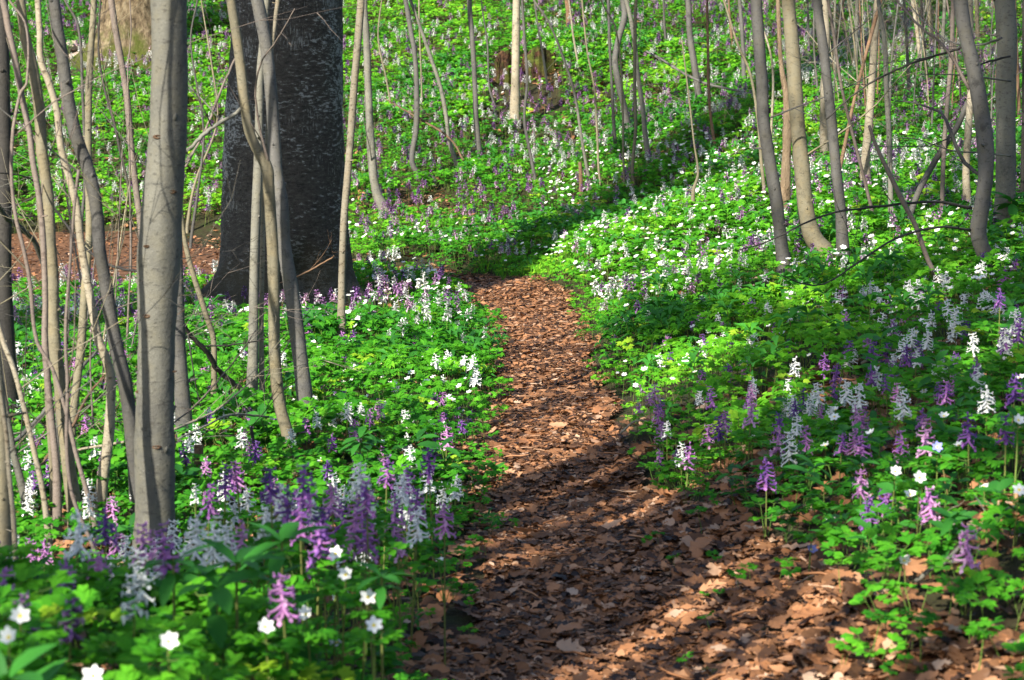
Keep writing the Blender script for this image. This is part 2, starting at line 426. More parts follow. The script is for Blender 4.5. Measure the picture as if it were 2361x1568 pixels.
LANDMARKS = [(358, 1270, 'the thick pale trunk'), (668, 1065, 'the elbowed trunk'), (703, 985, 'the blue grey trunk'), (428, 1030, 'the half hidden dark trunk'), (787, 790, 'the pale cream trunk'),
    (174, 1190, 'the straight olive trunk'), (233, 1155, 'the wavy speckled trunk'), (15, 1340, 'the beige trunk at the left edge'), (1810, 630, 'the dark grey leaning trunk'), (1902, 590, 'the swept foot trunk'),
    (1945, 615, 'the straight grey trunk'), (2290, 630, 'the big wavy trunk'), (1100, 880, 'the sunlit left path edge'), (1085, 1200, 'the shaded left path edge'), (840, 1180, 'the foreground flower cluster'),
    (900, 900, 'the middle of the left bank'), (1400, 880, 'the sunlit right path edge'), (1480, 1080, 'the shaded right path edge'), (1700, 850, 'the middle of the right bank'), (1800, 1025, 'the two white right bank spikes'),
    (2060, 960, 'the bare patch on the right bank'), (2152, 1160, 'the large dark violet spike'), (2338, 980, 'the big right edge anemone'), (2000, 1170, 'the lower right violet spikes'), (1865, 1268, 'the small blue flower'),
    (2200, 1330, 'the bleached stalk'), (1250, 900, 'the sunlit middle of the path'), (1270, 1150, 'the shaded middle of the path'), (1300, 1450, 'the bottom of the path'), (1750, 1400, 'the lower right litter'), (600, 1300, 'the blurred foreground leaves'),
    (606, 948, 'the narrow bright cream stem'), (2105, 775, 'the large white spike on the right bank'), (160, 1060, 'the slim olive trunk'), (493, 962, 'the thin curved stem'), (600, 1180, 'the blurred foreground white spike'),
    (1763, 150, 'the dark grey leaning trunk'), (1910, 150, 'the straight grey trunk'), (2015, 120, 'the pale leaning trunk'), (2120, 100, 'the upper right thicket'), (2230, 100, 'the top of the big wavy trunk'), (2320, 120, 'the stout right edge trunk'),
    (160, 250, 'the bent dark trunk'), (70, 850, 'the orange tan stem'), (290, 900, 'the foot of the bent dark trunk'), (205, 700, 'the slim olive trunk')]
def near_of(u_, v_):
    k = min(range(len(LANDMARKS)), key=lambda i: (LANDMARKS[i][0] - u_) ** 2 + (LANDMARKS[i][1] - v_) ** 2)
    du, dv = u_ - LANDMARKS[k][0], v_ - LANDMARKS[k][1]; dist = math.hypot(du, dv)
    side = ('right of' if du > 0 else 'left of') if abs(du) > abs(dv) else ('below' if dv > 0 else 'above')
    return ('close ' if dist < 35 else ('' if dist < 80 else 'well ')) + side + ' ' + LANDMARKS[k][2]

# ------------------------------------------------------------------ leaf and flower prototypes (metres)
def frame(origin, az, el, roll=0):
    """columns: along, side, normal"""
    a = np.array([math.cos(az) * math.cos(el), math.sin(az) * math.cos(el), math.sin(el)])
    s = np.array([-math.sin(az), math.cos(az), 0.0]); n = np.cross(a, s)
    s2 = s * math.cos(roll) + n * math.sin(roll); n2 = np.cross(a, s2)
    return np.array(origin), a, s2, n2
def lobe(mb, fr, L, Wd, fold=.25, droop=.15, t=.5, m=0, rich=False):
    o, a, s, n = fr
    if not rich:
        V = [o, o + a * L * .55 + s * Wd / 2 + n * Wd * fold, o + a * L - n * L * droop, o + a * L * .55 - s * Wd / 2 + n * Wd * fold, o + a * L * .5]
        mb.add(V, [(0, 4, 1), (1, 4, 2), (0, 3, 4), (4, 3, 2)], m, t)
    else:
        xs = [.0, .3, .62, .86]; ws = [.06, .42, .5, .27]
        V = []
        for x, w in zip(xs, ws):
            c = o + a * L * x - n * L * droop * x * x
            V += [c + s * Wd * w + n * Wd * w * fold, c, c - s * Wd * w + n * Wd * w * fold]
        V.append(o + a * L - n * L * droop)
        F = []
        for i in range(3):
            b = i * 3
            F += [(b, b + 1, b + 3), (b + 1, b + 4, b + 3), (b + 1, b + 2, b + 4), (b + 2, b + 5, b + 4)]
        F += [(9, 10, 12), (10, 11, 12)]
        mb.add(V, F, m, t)
def toothed(mb, fr, L, Wd, t, rich):
    """one leaflet of an anemone leaf: a middle lobe and two side lobes, each pointed"""
    o, a, s, n = fr
    lobe(mb, fr, L, Wd * .55, .2, .2, t, 0, rich)
    for sg in (1, -1):
        a2 = a * .82 + s * sg * .57; s2 = s * .82 - a * sg * .57
        lobe(mb, (o + a * L * .18, a2, s2, n), L * .72, Wd * .42, .2, .25, t - .05, 0, rich)
        if rich:
            a3 = a * .9 + s * sg * .43; s3 = s * .9 - a * sg * .43
            lobe(mb, (o + a * L * .55, a3, s3, n), L * .42, Wd * .28, .2, .1, t + .03, 0, False)
def stem(mb, a, b, r=.0011, m=1, t=.3, bend=.0, sides=3):
    a = np.array(a, float); b = np.array(b, float)
    mid = (a + b) / 2 + np.array([bend, bend * .5, 0])
    V, F = tube([a, mid, b], [r * 1.15, r, r * .85], sides, False); mb.add(V, F, m, t)
def anemone_leaves(rich, h=.10):
    mb = MB(); stem(mb, (0, 0, -.01), (0, 0, h), .0011, 1, .5, rnd(-.01, .01))
    a0 = rnd(0, 6.28)
    for k in range(3):
        az = a0 + k * 2.09 + rnd(-.3, .3); el = rnd(-.05, .55)
        o, a, s, n = frame((0, 0, h), az, el, rnd(-.5, .5))
        b = o + a * .012
        if rich: stem(mb, o, b, .0009)
        for q in (-1, 0, 1):
            fr = frame(b, az + q * 1.0, el + rnd(-.2, .2), rnd(-.5, .5))
            toothed(mb, fr, rnd(.024, .034), rnd(.022, .030), .5 + rnd(-.12, .12), rich)
    return mb.arr()
def corydalis_leaves(rich, h=.09):
    mb = MB()
    for k in range(2 if not rich else 3):
        az = rnd(0, 6.28); hh = h * rnd(.65, 1.1)
        tip = np.array([math.cos(az) * .03, math.sin(az) * .03, hh])
        stem(mb, (0, 0, -.01), tip, .0009, 1, .4)
        for q in (-1, 0, 1):
            aq = az + q * 1.15; e = rnd(-.1, .5)
            b = tip + np.array([math.cos(aq), math.sin(aq), .2]) * .014
            if rich: stem(mb, tip, b, .0007)
            for w in (-1, 0, 1):
                fr = frame(b, aq + w * .85, e + rnd(-.25, .25), rnd(-.45, .45))
                lobe(mb, fr, rnd(.017, .024), rnd(.011, .016), .15, .2, .45 + rnd(-.15, .15), 0, rich)
    return mb.arr()
def mercury_leaves(rich, h=.15):
    mb = MB(); stem(mb, (0, 0, -.01), (0, 0, h), .0016, 1, .3, rnd(-.01, .01))
    for lev in (.5, .75, 1.0):
        a0 = rnd(0, 3)
        for k in range(4 if lev == 1.0 else 2):
            fr = frame((0, 0, h * lev), a0 + k * (1.57 if lev == 1 else 3.14) + rnd(-.3, .3), rnd(.05, .7), rnd(-.4, .4))
            lobe(mb, fr, rnd(.045, .065), rnd(.018, .024), .3, .35, rnd(.1, .7), 2, rich)
    return mb.arr()
def grass_tuft():
    mb = MB()
    for k in range(7):
        az = rnd(0, 6.28); L = rnd(.05, .11); o = np.array([rnd(-.01, .01), rnd(-.01, .01), 0])
        d = np.array([math.cos(az), math.sin(az), 0]); s = np.array([-d[1], d[0], 0]) * .0015
        m_ = o + d * L * .3 + np.array([0, 0, L * .7]); t_ = o + d * L * .8 + np.array([0, 0, L * .85])
        mb.add([o - s, o + s, m_ + s, m_ - s, t_], [(0, 1, 2), (0, 2, 3), (3, 2, 4)], 0, rnd(.5, .9))
    return mb.arr()
G_HI = [anemone_leaves(True) for _ in range(5)] + [corydalis_leaves(True) for _ in range(5)] + [mercury_leaves(True, .13) for _ in range(3)]
G_LO = [anemone_leaves(False) for _ in range(6)] + [corydalis_leaves(False) for _ in range(6)] + [mercury_leaves(False, .13) for _ in range(3)]

def cory_flower(mb, o, az, el, L, m, t, rich):
    """one horizontal tubular flower with a raised spur and two flared lips"""
    o, a, s, n = frame(o, az, el)
    up = np.array([0, 0, 1.0])
    back = o - a * L * .45 + up * L * .20
    front = o + a * L * .55
    if rich:
        back = o - a * L * .42 + up * L * rnd(.22, .42)
        pts = [back - a * L * .08 - up * L * .06, back, o - a * L * .12 + up * L * .08, o + a * L * .2, front]
        V, F = tube(pts, [L * .045, L * .085, L * .12, L * .085, L * .10], 5, False); mb.add(V, F, m, t)
        w = L * .17
        for sg, tt in ((1, .14), (-1, .04)):
            tipp = front + a * L * .10 + up * sg * L * .30 + s * L * rnd(-.06, .06)
            mb.add([front - s * w * .6, front + s * w * .6, front + a * L * .12 + s * w + up * sg * L * .15, tipp, front + a * L * .12 - s * w + up * sg * L * .15], [(0, 1, 2), (0, 2, 3), (0, 3, 4)], m, min(1, t + tt))
    else:
        w = L * .17
        mb.add([back, o + up * w, front + s * w + up * w, front - s * w + up * w, front + up * w * 1.9, front - up * w * 1.5, o - up * w],
               [(0, 1, 2), (0, 3, 1), (0, 6, 2), (0, 3, 6), (2, 3, 4), (2, 5, 3)], m, t)
def raceme(mb, base, H, Rr, n, m, t0, rich):
    ga = rnd(0, 6)
    for k in range(n):
        f = k / (n - 1)
        z = H * f + rnd(-.0025, .0025); r = Rr * (1 - .6 * f ** 2)
        az = ga + k * 2.4 + rnd(-.7, .7)
        o = np.array(base) + np.array([math.cos(az) * r * .45, math.sin(az) * r * .45, z])
        cory_flower(mb, o, az, rnd(-.65, .1) + f * .5, .0215 * (1 - .45 * f ** 1.5) * rnd(.85, 1.15), m, t0 + rnd(-.18, .18) - .15 * f, rich)
def spike_mesh(rich, H=.055, n=16, purple=True, tint=.5):
    mb = MB(); stem(mb, (0, 0, -.004), (0, 0, H), .0012, 1, .8, 0, 4)
    raceme(mb, (0, 0, 0), H, .014, n, 0, tint, rich); return mb
def anem_head(rich, tilt=None, m=0):
    """six-petalled star with yellow middle, looking up and a little toward the light"""
    mb = MB(); el0 = rnd(.05, .5)
    ax = np.array([rnd(-.55, .1), rnd(-.75, -.05), 1.0]) if tilt is None else np.array(tilt, float)
    ax /= np.linalg.norm(ax); s = np.cross(ax, [1, 0, 0]); s /= np.linalg.norm(s); b = np.cross(ax, s)
    Rp = .016
    np_ = 6
    for k in range(np_):
        th = k * 6.283 / np_ + rnd(-.1, .1); a = s * math.cos(th) + b * math.sin(th); sd = np.cross(ax, a)
        L = Rp * rnd(.92, 1.08)
        if rich: lobe(mb, (ax * (.0005 * (k % 2)), a * math.cos(el0) + ax * math.sin(el0), sd, ax * math.cos(el0) - a * math.sin(el0)), L, L * .60, .08, -.12 if el0 > .3 else .05, rnd(.4, 1), m, True)
        else:
            a = a * math.cos(el0) + ax * math.sin(el0)
            mb.add([np.zeros(3), a * L * .7 + sd * L * .36, a * L, a * L * .7 - sd * L * .36], [(0, 1, 2), (0, 2, 3)], m, rnd(.4, 1))
    cth = np.linspace(0, 6.283, 7)[:-1]
    mb.add([ax * .004] + [ax * .0018 + (s * math.cos(x) + b * math.sin(x)) * .0036 for x in cth], [(0, i + 1, (i + 1) % 6 + 1) for i in range(6)], 2, .7)
    return mb

# ------------------------------------------------------------------ cover densities, by the place seen in the photograph
def inpoly(u, v, poly):
    c = np.zeros(np.shape(u), bool); n = len(poly)
    for i in range(n):
        x1, y1 = poly[i]; x2, y2 = poly[(i + 1) % n]
        k = ((y1 > v) != (y2 > v)) & (u < (x2 - x1) * (v - y1) / (y2 - y1 + 1e-9) + x1)
        c ^= k
    return c
LITTER_POLY = [(1440, 1130), (1560, 1160), (1720, 1210), (1850, 1300), (2050, 1390), (2250, 1470), (2500, 1490), (2500, 2600), (900, 2600), (960, 1560)]
BARE = [[(1880, 900), (2120, 880), (2200, 1010), (2050, 1080), (1900, 1020)], [(2060, 820), (2200, 800), (2230, 850), (2100, 870)], [(2200, 1180), (2361, 1150), (2361, 1230), (2250, 1240)],
        [(1600, 1100), (1800, 1060), (1850, 1130), (1700, 1180)], [(920, 455), (1030, 440), (1060, 500), (900, 510)], [(1120, 150), (1290, 150), (1290, 195), (1120, 200)]]
Y0, Y1 = 1.7, 27.0
def candidates(dens, hw=1.3, y0=Y0, y1=Y1):
    wmax = .2226 * y1 + hw
    n = int(dens * (y1 - y0) * 2 * wmax)
    X = rnd(-wmax, wmax, n); Y = rnd(y0, y1, n)
    k = np.abs(X) < .2226 * Y + hw
    X, Y = X[k], Y[k]
    return X, Y, grid_z(X, Y)
X, Y, Z = candidates(460)
u, v, d = project(np.stack([X, Y, Z], -1))
pdist = path_d(X, Y)
keep = pdist > np.where(X < .15, -.03, .01) + .12 * vnoise(X, Y, 4.0) + .08 * vnoise(X, Y, 11.0)
prob = np.ones(len(X)) * np.where(Y < 8, .56, .98)
prob *= np.clip(1.1 + 1.1 * vnoise(X, Y, 2.3) + .8 * vnoise(X, Y, 6.1), .25, 1)
jit = 150 * vnoise(X, Y, 4.5) + 60 * vnoise(X + 7, Y, 13)
prob = np.where((Y < 5.6) & (u > 1380), np.minimum(prob * 1.5, .95), prob)
prob = np.where(inpoly(u + jit, v + jit, LITTER_POLY), .09 + .15 * (vnoise(X, Y, 3.1) > .22), prob)
for b_ in BARE: prob = np.where(inpoly(u, v, b_), .16, prob)
prob = np.where((u > 1500) & (v > 1080) & ~inpoly(u, v, LITTER_POLY), prob * .75, prob)
for hx, hy_, hr in ((.21, 0, .0),):
    pass
stp = hit(1243, 200); prob = np.where((np.abs(X - stp[0] + .12) < .30) & (Y > stp[1] - 1.1) & (Y < stp[1] + .3), 0.06, prob)
mst = hit(285, 150); prob = np.where((np.abs(X - mst[0]) < .5) & (Y > mst[1] - .5) & (Y < mst[1] + .4), 0.1, prob)
prob = np.where((X < -1.35) & (Y > 11.9 + .5 * vnoise(X, Y, 1.5)) & (Y < 15.3 + .6 * vnoise(X, Y, 1.2)), prob * .05, prob)
prob = np.where((np.abs(X + 1.12) < .40) & (np.abs(Y - 11.3) < .42), 0, prob)
prob = np.where((Y < 3.8) & (u < 1020), .85, prob)
prob = np.where((u > 1960) & (v > 1330) & (v < 1800), np.maximum(prob, .22), prob)
keep &= rnd(0, 1, len(X)) < prob
X, Y, Z, u, v, d, pdist = [a[keep] for a in (X, Y, Z, u, v, d, pdist)]
sz = np.clip(.85 + .55 * vnoise(X, Y, 1.9) + rnd(-.2, .35, len(X)), .45, 1.5) * np.clip(np.where(X < .1, .75, .55) + pdist * 1.6, .5, 1)
sz *= np.where((Y < 3.6) & (u < 1000), 1.12, 1) * np.where(Y > 9, .98, 1) * np.where((Y > 3.25) & (Y < 5.4) & (u < 1100), .68, 1) * np.where((Y < 5.4) & (u > 1380), .78, 1) * np.where((np.abs(X + 1.0) < .55) & (Y > 9.8) & (Y < 11.8), .6, 1)
tint = .42 * vnoise(X, Y, .9) + .25 * vnoise(X, Y, 3.7) + rnd(-.12, .12, len(X)) + (rng.random(len(X)) < .03) * .5
# lighter tint on the right bank and far slope, darker near the camera
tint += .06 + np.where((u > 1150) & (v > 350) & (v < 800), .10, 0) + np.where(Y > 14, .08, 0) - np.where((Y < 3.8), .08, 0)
kindn = vnoise(X + 31, Y - 9, .8)
near = Y < 6.6
typ = np.where(rnd(0, 1, len(X)) < .5 + 1.2 * kindn, 0, 1)
typ = np.where(rnd(0, 1, len(X)) < .05 + .22 * (vnoise(X - 8, Y + 3, 1.3) > .22), 2, typ)
def build_cover(sel, protos, starts, name, label):
    n = sel.sum(); t_ = typ[sel]
    wh = np.zeros(n, int)
    for k in range(3):
        lo, hi = starts[k], starts[k + 1]; wh = np.where(t_ == k, rng.integers(lo, hi, n), wh)
    P = np.stack([X[sel], Y[sel], Z[sel]], -1)
    A = scatter(protos, P, sz[sel], rnd(0, 6.28, n), rnd(-.05, .38, n), rnd(-.28, .22, n), tint[sel], wh)
    o = link(name, mesh_np(name, A[0], A[1], [M_GREEN, M_STEM, M_DARKGREEN], A[2], A[3]))
    tag(o, label, 'ground cover', kind='stuff')
build_cover(near, G_HI, [0, 5, 10, 13], "ground_cover", 'lush green carpet of cut leaves in the foreground beside the path')
build_cover(~near, G_LO, [0, 6, 12, 15], "ground_cover", 'lush green carpet of cut leaves over the far banks and hillside')
# a little grass where the path bends
gp = np.stack([rnd(-.25, .9, 420), rnd(12.3, 13.9, 420)], -1)
gp = gp[(path_d(gp[:, 0], gp[:, 1]) > 0) & (path_d(gp[:, 0], gp[:, 1]) < .3)]
n = len(gp)
A = scatter([grass_tuft() for _ in range(5)], np.column_stack([gp, grid_z(gp[:, 0], gp[:, 1])]), rnd(.6, 1.2, n), rnd(0, 6.28, n), rnd(-.2, .2, n), rnd(-.2, .2, n), rnd(-.2, .2, n), rng.integers(0, 5, n))
tag(link("grass", mesh_np("grass", A[0], A[1], [M_GREEN], A[2] * 0, A[3])), 'short grass at the bend of the path', 'grass', kind='stuff')

# ------------------------------------------------------------------ fallen leaves
def dead_leaf(kind):
    """a curled dead leaf about 1 m long (scaled later), ragged when kind is 1"""
    mb = MB(); n = 8; curl = rnd(-.3, .5); cup = rnd(-.25, .35); tw = rnd(-.35, .35)
    w0 = rnd(.22, .34); V = []
    for i in range(n + 1):
        f = i / n; w = w0 * math.sin(math.pi * min(1, (f * .94 + .04))) ** .7
        if kind: w *= (1.12 if i % 2 else .78) * rnd(.75, 1.2)
        x = (f - .5); z = curl * (x * x) * .6
        for q in (-1, -.5, 0, .5, 1):
            y = q * w; zz = z + cup * y * y * 2.2 + tw * x * y + .02 * rnd(-1, 1) + (.04 * math.sin(f * 20) * abs(q))
            V.append((x + ((.06 if i % 2 else -.03) * abs(q) if kind else 0), y, zz))
    F = []
    for i in range(n):
        for q in range(4):
            a = i * 5 + q; F += [(a, a + 5, a + 1), (a + 1, a + 5, a + 6)]
    mb.add(V, F, 0, .5); return mb.arr()
D_HI = [dead_leaf(i % 3 > 0) for i in range(12)]
def frag():
    n = 7; mb = MB(); c = [(0, 0, rnd(-.02, .08))]; asp = rnd(.35, .9)
    for k in range(n):
        th = k * 6.283 / n + rnd(-.3, .3); r = rnd(.22, .62); c.append((math.cos(th) * r, math.sin(th) * r * asp, rnd(-.07, .07)))
    mb.add(c, [(0, i + 1, (i + 1) % n + 1) for i in range(n)], 0, .5); return mb.arr()
D_LO = [frag() for _ in range(14)]
def litter_points(dens, region, y0, y1, hw=.6):
    X, Y, Z = candidates(dens, hw, y0, y1)
    k = region(X, Y, Z); return X[k], Y[k], Z[k]
def reg_path(X, Y, Z):
    return (path_d(X, Y) < .02 + .09 * vnoise(X, Y, 5)) & ((X > -1.3) | (rnd(0, 1, len(X)) < .10))
def reg_right(X, Y, Z):
    u, v, d = project(np.stack([X, Y, Z], -1))
    r = inpoly(u, v, LITTER_POLY) & (path_d(X, Y) > .02)
    for b_ in BARE: r |= inpoly(u, v, b_)
    return r
def reg_any(X, Y, Z): return np.ones(len(X), bool)
LV = []
for dens, reg, y0, y1, protos, s0, s1, lift in (
        (2200, reg_path, 2.4, 8.5, D_HI, .014, .048, .020), (8500, reg_path, 2.4, 15, D_LO, .008, .034, .016), (2500, reg_path, 6.5, 15, D_LO, .016, .042, .022),
        (2100, reg_right, 2.4, 7.5, D_HI, .022, .058, .022), (1500, reg_right, 2.4, 20, D_LO, .016, .045, .016),
        (420, reg_any, 2.4, 7, D_HI, .035, .07, .014), (70, reg_any, 8, 22, D_LO, .04, .07, .012)):
    x, y, z = litter_points(dens, reg, y0, y1); n = len(x)
    if protos is D_HI and reg is not reg_any:
        # the largest nearest leaves become single objects below
        pass
    P = np.stack([x, y, z + rnd(.004, lift, n) + .008], -1)
    dt = rng.normal(0, .26, n) - .05 + np.where(path_d(x, y) < 0, .0, .02)
    LV.append(scatter(protos, P, rnd(s0, s1, n), rnd(0, 6.28, n), rng.normal(.06, .24, n), rng.normal(-.03, .24, n), dt, rng.integers(0, len(protos), n)))
off_ = 0; VA, FA, TA = [], [], []
for A in LV:
    VA.append(A[0]); FA.append(A[1] + off_); TA.append(A[3]); off_ += len(A[0])
tag(link("leaf_litter", mesh_np("leaf_litter", np.concatenate(VA), np.concatenate(FA), [M_LITTER], None, np.concatenate(TA), True)),
    'brown and orange dead leaves trodden into the path and lying on its banks', 'leaf litter', kind='stuff')
# single big leaves that lie on top
leaf_meshes = [mesh_np("fallen_leaf", V_, F_, [M_LITTER], None, np.full(len(V_), tt)) for (V_, F_, M_, T_), tt in zip(D_HI, (.5, .62, .7, .8, .9, .98, .45, .6, .75, .85, .66, .3))]
x, y, z = litter_points(26, lambda X, Y, Z: (path_d(X, Y) < 0) | reg_right(X, Y, Z), 3.2, 8.0, .2)
uu, vv, dd = project(np.stack([x, y, z], -1)); inn = (vv < 1540) & (uu > 20) & (uu < 2340)
x, y, z, uu, vv = [a[inn][:280] for a in (x, y, z, uu, vv)]
for i in range(len(x)):
    o = link("fallen_leaf", leaf_meshes[i % 12], None, (x[i], y[i], z[i] + .036))
    s = rnd(.035, .068); o.scale = (s, s, s); o.rotation_euler = (rnd(-.1, .5), rnd(-.35, .3), rnd(0, 6.28))
    wd = ('brown', 'brown', 'tan', 'tan', 'pale', 'pale', 'brown', 'brown', 'tan', 'tan', 'tan', 'dark')[i % 12]; nn = near_of(uu[i], vv[i])
    reg = 'on the trodden path' if path_d(x[i], y[i])[0] < 0 else 'on the leaf-strewn bank right of the path'
    sz_w = 'small ' if s < .045 else ('large ' if s > .058 else '')
    tag(o, sz_w + wd + ' curled fallen leaf ' + nn, 'leaf', sz_w + wd + ' fallen leaves ' + nn)


# twiglets and leaf stalks strewn over the path and the litter
tw_p = []
for _ in range(8):
    mb = MB(); L = rnd(.5, 1); V_, F_ = tube([(-L / 2, 0, .02), (-L * .1, rnd(-.06, .06), .05), (L * .2, rnd(-.06, .06), .03), (L / 2, rnd(-.1, .1), .06)], [.028, .024, .02, .012], 4, False); mb.add(V_, F_, 0, rnd(.4, .95))
    V_, F_ = tube([(L * .1, 0, .04), (L * .3, rnd(.08, .18), .09)], [.014, .008], 3, False); mb.add(V_, F_, 0, .6); tw_p.append(mb.arr())
x, y, z = litter_points(70, lambda X, Y, Z: reg_path(X, Y, Z) | reg_right(X, Y, Z), 2.6, 14, .4); n = len(x)
A = scatter(tw_p, np.stack([x, y, z + rnd(.02, .034, n)], -1), rnd(.03, .11, n), rnd(0, 6.28, n), rnd(-.15, .2, n), rnd(-.15, .15, n), rnd(-.3, .2, n), rng.integers(0, 8, n))
tag(link("twig_litter", mesh_np("twig_litter", A[0], A[1], [M_LITTER], None, A[3])), 'small twigs and leaf stalks strewn over the path', 'twigs', kind='stuff')

# ------------------------------------------------------------------ flowers
def dens_maps(X, Y, Z, u, v, pdist):
    n = len(X); pu = np.zeros(n); wh = np.zeros(n); an = np.zeros(n)
    hill = (Y > 14.2) & ~((u > 1250) & (v > 330))
    rb = (u > 1180) & (v > 300) & (v <= 760) & ~hill
    lb = (u > 560) & (u <= 1180) & (v > 560) & (v <= 1100)
    ll = (u <= 560) & (v > 650)
    rs = (u > 1380) & (v > 760) & (v < 1180)
    fr = (u > 1500) & (v >= 1180)
    for m, a, b, c in ((hill, 36, 27, 1), (rb, 22, 26, 62), (lb, 32, 22, 40), (ll, 30, 26, 6), (rs, 20, 20, 16), (fr, 9, 3, 3)):
        pu[m] = a; wh[m] = b; an[m] = c
    rest = ~(hill | rb | lb | ll | rs | fr); pu[rest] = 26; wh[rest] = 20; an[rest] = 12
    fg = (u < 1050) & (Y < 4.9); pu[fg] *= .55; wh[fg] *= .3; an[fg] *= .5; fg = (u < 1050) & (Y < 3.6); pu[fg] = 3; wh[fg] = 1; an[fg] = 2
    lit = inpoly(u, v, LITTER_POLY); pu[lit] *= .03; wh[lit] *= 0; an[lit] *= .03
    cl_ = np.clip(1 + 2.6 * vnoise(X, Y, 1.1), .2, 1.8); cl2 = np.clip(1 + 2.6 * vnoise(X + 40, Y + 11, 1.2), .2, 1.8); cl3 = np.clip(1 + 2.4 * vnoise(X - 40, Y + 31, 1.1), .3, 1.8)
    ok = (pdist > .06) & ~((X < -1.3) & (Y > 12) & (Y < 15.3)) & ~((np.abs(X + 1.12) < .42) & (np.abs(Y - 11.3) < .6))
    return pu * cl_ * ok, wh * cl2 * ok, an * cl3 * ok
X, Y, Z = candidates(420, 1.1, 2.3, 26)
u, v, d = project(np.stack([X, Y, Z], -1)); pdist = path_d(X, Y)
dm = dens_maps(X, Y, Z, u, v, pdist)
r_ = rnd(0, 420, len(X))
sel_p = r_ < dm[0]; sel_w = (r_ >= dm[0]) & (r_ < dm[0] + dm[1]); sel_a = (r_ >= dm[0] + dm[1]) & (r_ < dm[0] + dm[1] + dm[2])
def full_spike(rich, tint_):
    mb = MB(); h = .088 if rich else .125; stem(mb, (0, 0, -.01), (0, 0, h), .0013, 1, .8, rnd(-.01, .01), 3)
    raceme(mb, (0, 0, h - .004), rnd(.038, .055), .015, 18 if rich else 15, 0, tint_, rich)
    return mb.arr()
def full_anem(rich):
    mb = MB(); h = .125 if rich else .15; stem(mb, (0, 0, -.01), (0, 0, h), .001, 1, .4, rnd(-.012, .012), 3)
    V, F, M, T = anem_head(rich).arr(); mb.add(V + [0, 0, h], F, 0, T); mb.M[-1] = M; return mb.arr()
P_SP = [full_spike(False, .5) for _ in range(8)]; P_AN = [full_anem(False) for _ in range(8)]
RICH_SP = [spike_mesh(True, rnd(.048, .064), 20, True, .5) for _ in range(6)]
SPK_P = [m_.mesh("flower_spike", [M_PURPLE, M_STEM]) for m_ in RICH_SP]
M_PURPLE_R = leafy("purple_petal_varied", [(0, (.10, .045, .22)), (.3, (.20, .085, .31)), (.55, (.38, .155, .40)), (.8, (.52, .27, .48)), (1, (.64, .44, .60))], transl=.3, tgain=(1.1, 1, 1.1), obj_random=.7)
def shifted(mb, name, mats, dt):
    V, F, M, T = mb.arr(); return mesh_np(name, V, F, mats, M, T + dt)
SPK_P = [shifted(m_, "flower_spike", [M_PURPLE_R, M_STEM], -.38) for m_ in RICH_SP]
SPK_W = [m_.mesh("flower_spike", [M_WHITE, M_STEM]) for m_ in RICH_SP]
AN_HEADS = [anem_head(True).mesh("flower_head", [M_WHITE, M_STEM, M_YELLOW]) for _ in range(8)]
AN_FACE = [anem_head(True, (-.25 + .1 * k, -1.0, .75)).mesh("flower_head", [M_WHITE, M_STEM, M_YELLOW]) for k in range(5)]
BL_HEADS = [anem_head(True, (0, -1, .8)).mesh("flower_head", [M_BLUE, M_STEM, M_YELLOW]) for _ in range(2)]
def stem_unit():
    mb = MB(); V, F = tube([(0, 0, 0), (.0, .0, .5), (0, 0, 1)], [1, 1, .85], 4, False); mb.add(V, F, 0, .75); return mb.mesh("stem", [M_STEM])
STEM_ME = stem_unit()
def leaf_part(kind):
    V_, F_, M_, T_ = (corydalis_leaves(True, .07) if kind else anemone_leaves(True, .085)); return mesh_np("leaf", V_, F_, [M_GREEN, M_STEM], np.minimum(M_, 1), T_)
LEAF_C = [leaf_part(1) for _ in range(4)]; LEAF_A = [leaf_part(0) for _ in range(4)]
MID_P = [mesh_np("purple_corydalis", *q[:2], [M_PURPLE_R, M_STEM], q[2], q[3] - .38 * (q[3] < 2)) for q in [full_spike(True, .5) for _ in range(6)]]
MID_W = [mesh_np("white_corydalis", *q[:2], [M_WHITE, M_STEM], q[2], q[3]) for q in [full_spike(True, .5) for _ in range(6)]]
MID_A = [mesh_np("wood_anemone", *q[:2], [M_WHITE, M_STEM, M_YELLOW], q[2], q[3]) for q in [full_anem(True) for _ in range(6)]]
def flower(kind, x, y, z, h, label, group, s=1.0, parts=True, i=0, face=False):
    """one flowering plant; kind P/W/A/B; h is the height of the flower's foot above ground"""
    nm = {'P': 'purple_corydalis', 'W': 'white_corydalis', 'A': 'wood_anemone', 'B': 'blue_hepatica'}[kind]
    if not parts:
        o = link(nm, {'P': MID_P, 'W': MID_W, 'A': MID_A}[kind][i % 6], None, (x, y, z)); o.scale = (s, s, s)
        o.rotation_euler = (rnd(-.12, .2), rnd(-.15, .15), rnd(-.5, .5) if kind == 'A' else rnd(0, 6.28))
    else:
        o = empty(nm, (x, y, z)); tx_, ty_ = rnd(-.05, .08), rnd(-.08, .08); o.rotation_euler = (tx_, ty_, 0)
        st = link("stem", STEM_ME, o); r = .0016 if kind in 'PW' else .0011; st.scale = (r, r, h)
        me = {'P': SPK_P, 'W': SPK_W, 'A': AN_FACE if face else AN_HEADS, 'B': BL_HEADS}[kind]
        sp_ = link("flower_spike" if kind in 'PW' else "flower_head", me[i % len(me)], o, (0, 0, h)); sp_.scale = (s, s, s)
        sp_.rotation_euler = (0, 0, rnd(0, 6.28) if kind in 'PW' else rnd(-.4, .4))
        lf = link("leaf", (LEAF_C if kind in 'PW' else LEAF_A)[i % 4], o, (0, 0, max(0, h - .115) if h > .12 else 0)); lf.rotation_euler = (0, 0, rnd(0, 6.28)); lf.scale = (1.1,) * 3
    tag(o, label, {'P': 'flower', 'W': 'flower', 'A': 'flower', 'B': 'flower'}[kind], group)
    return o
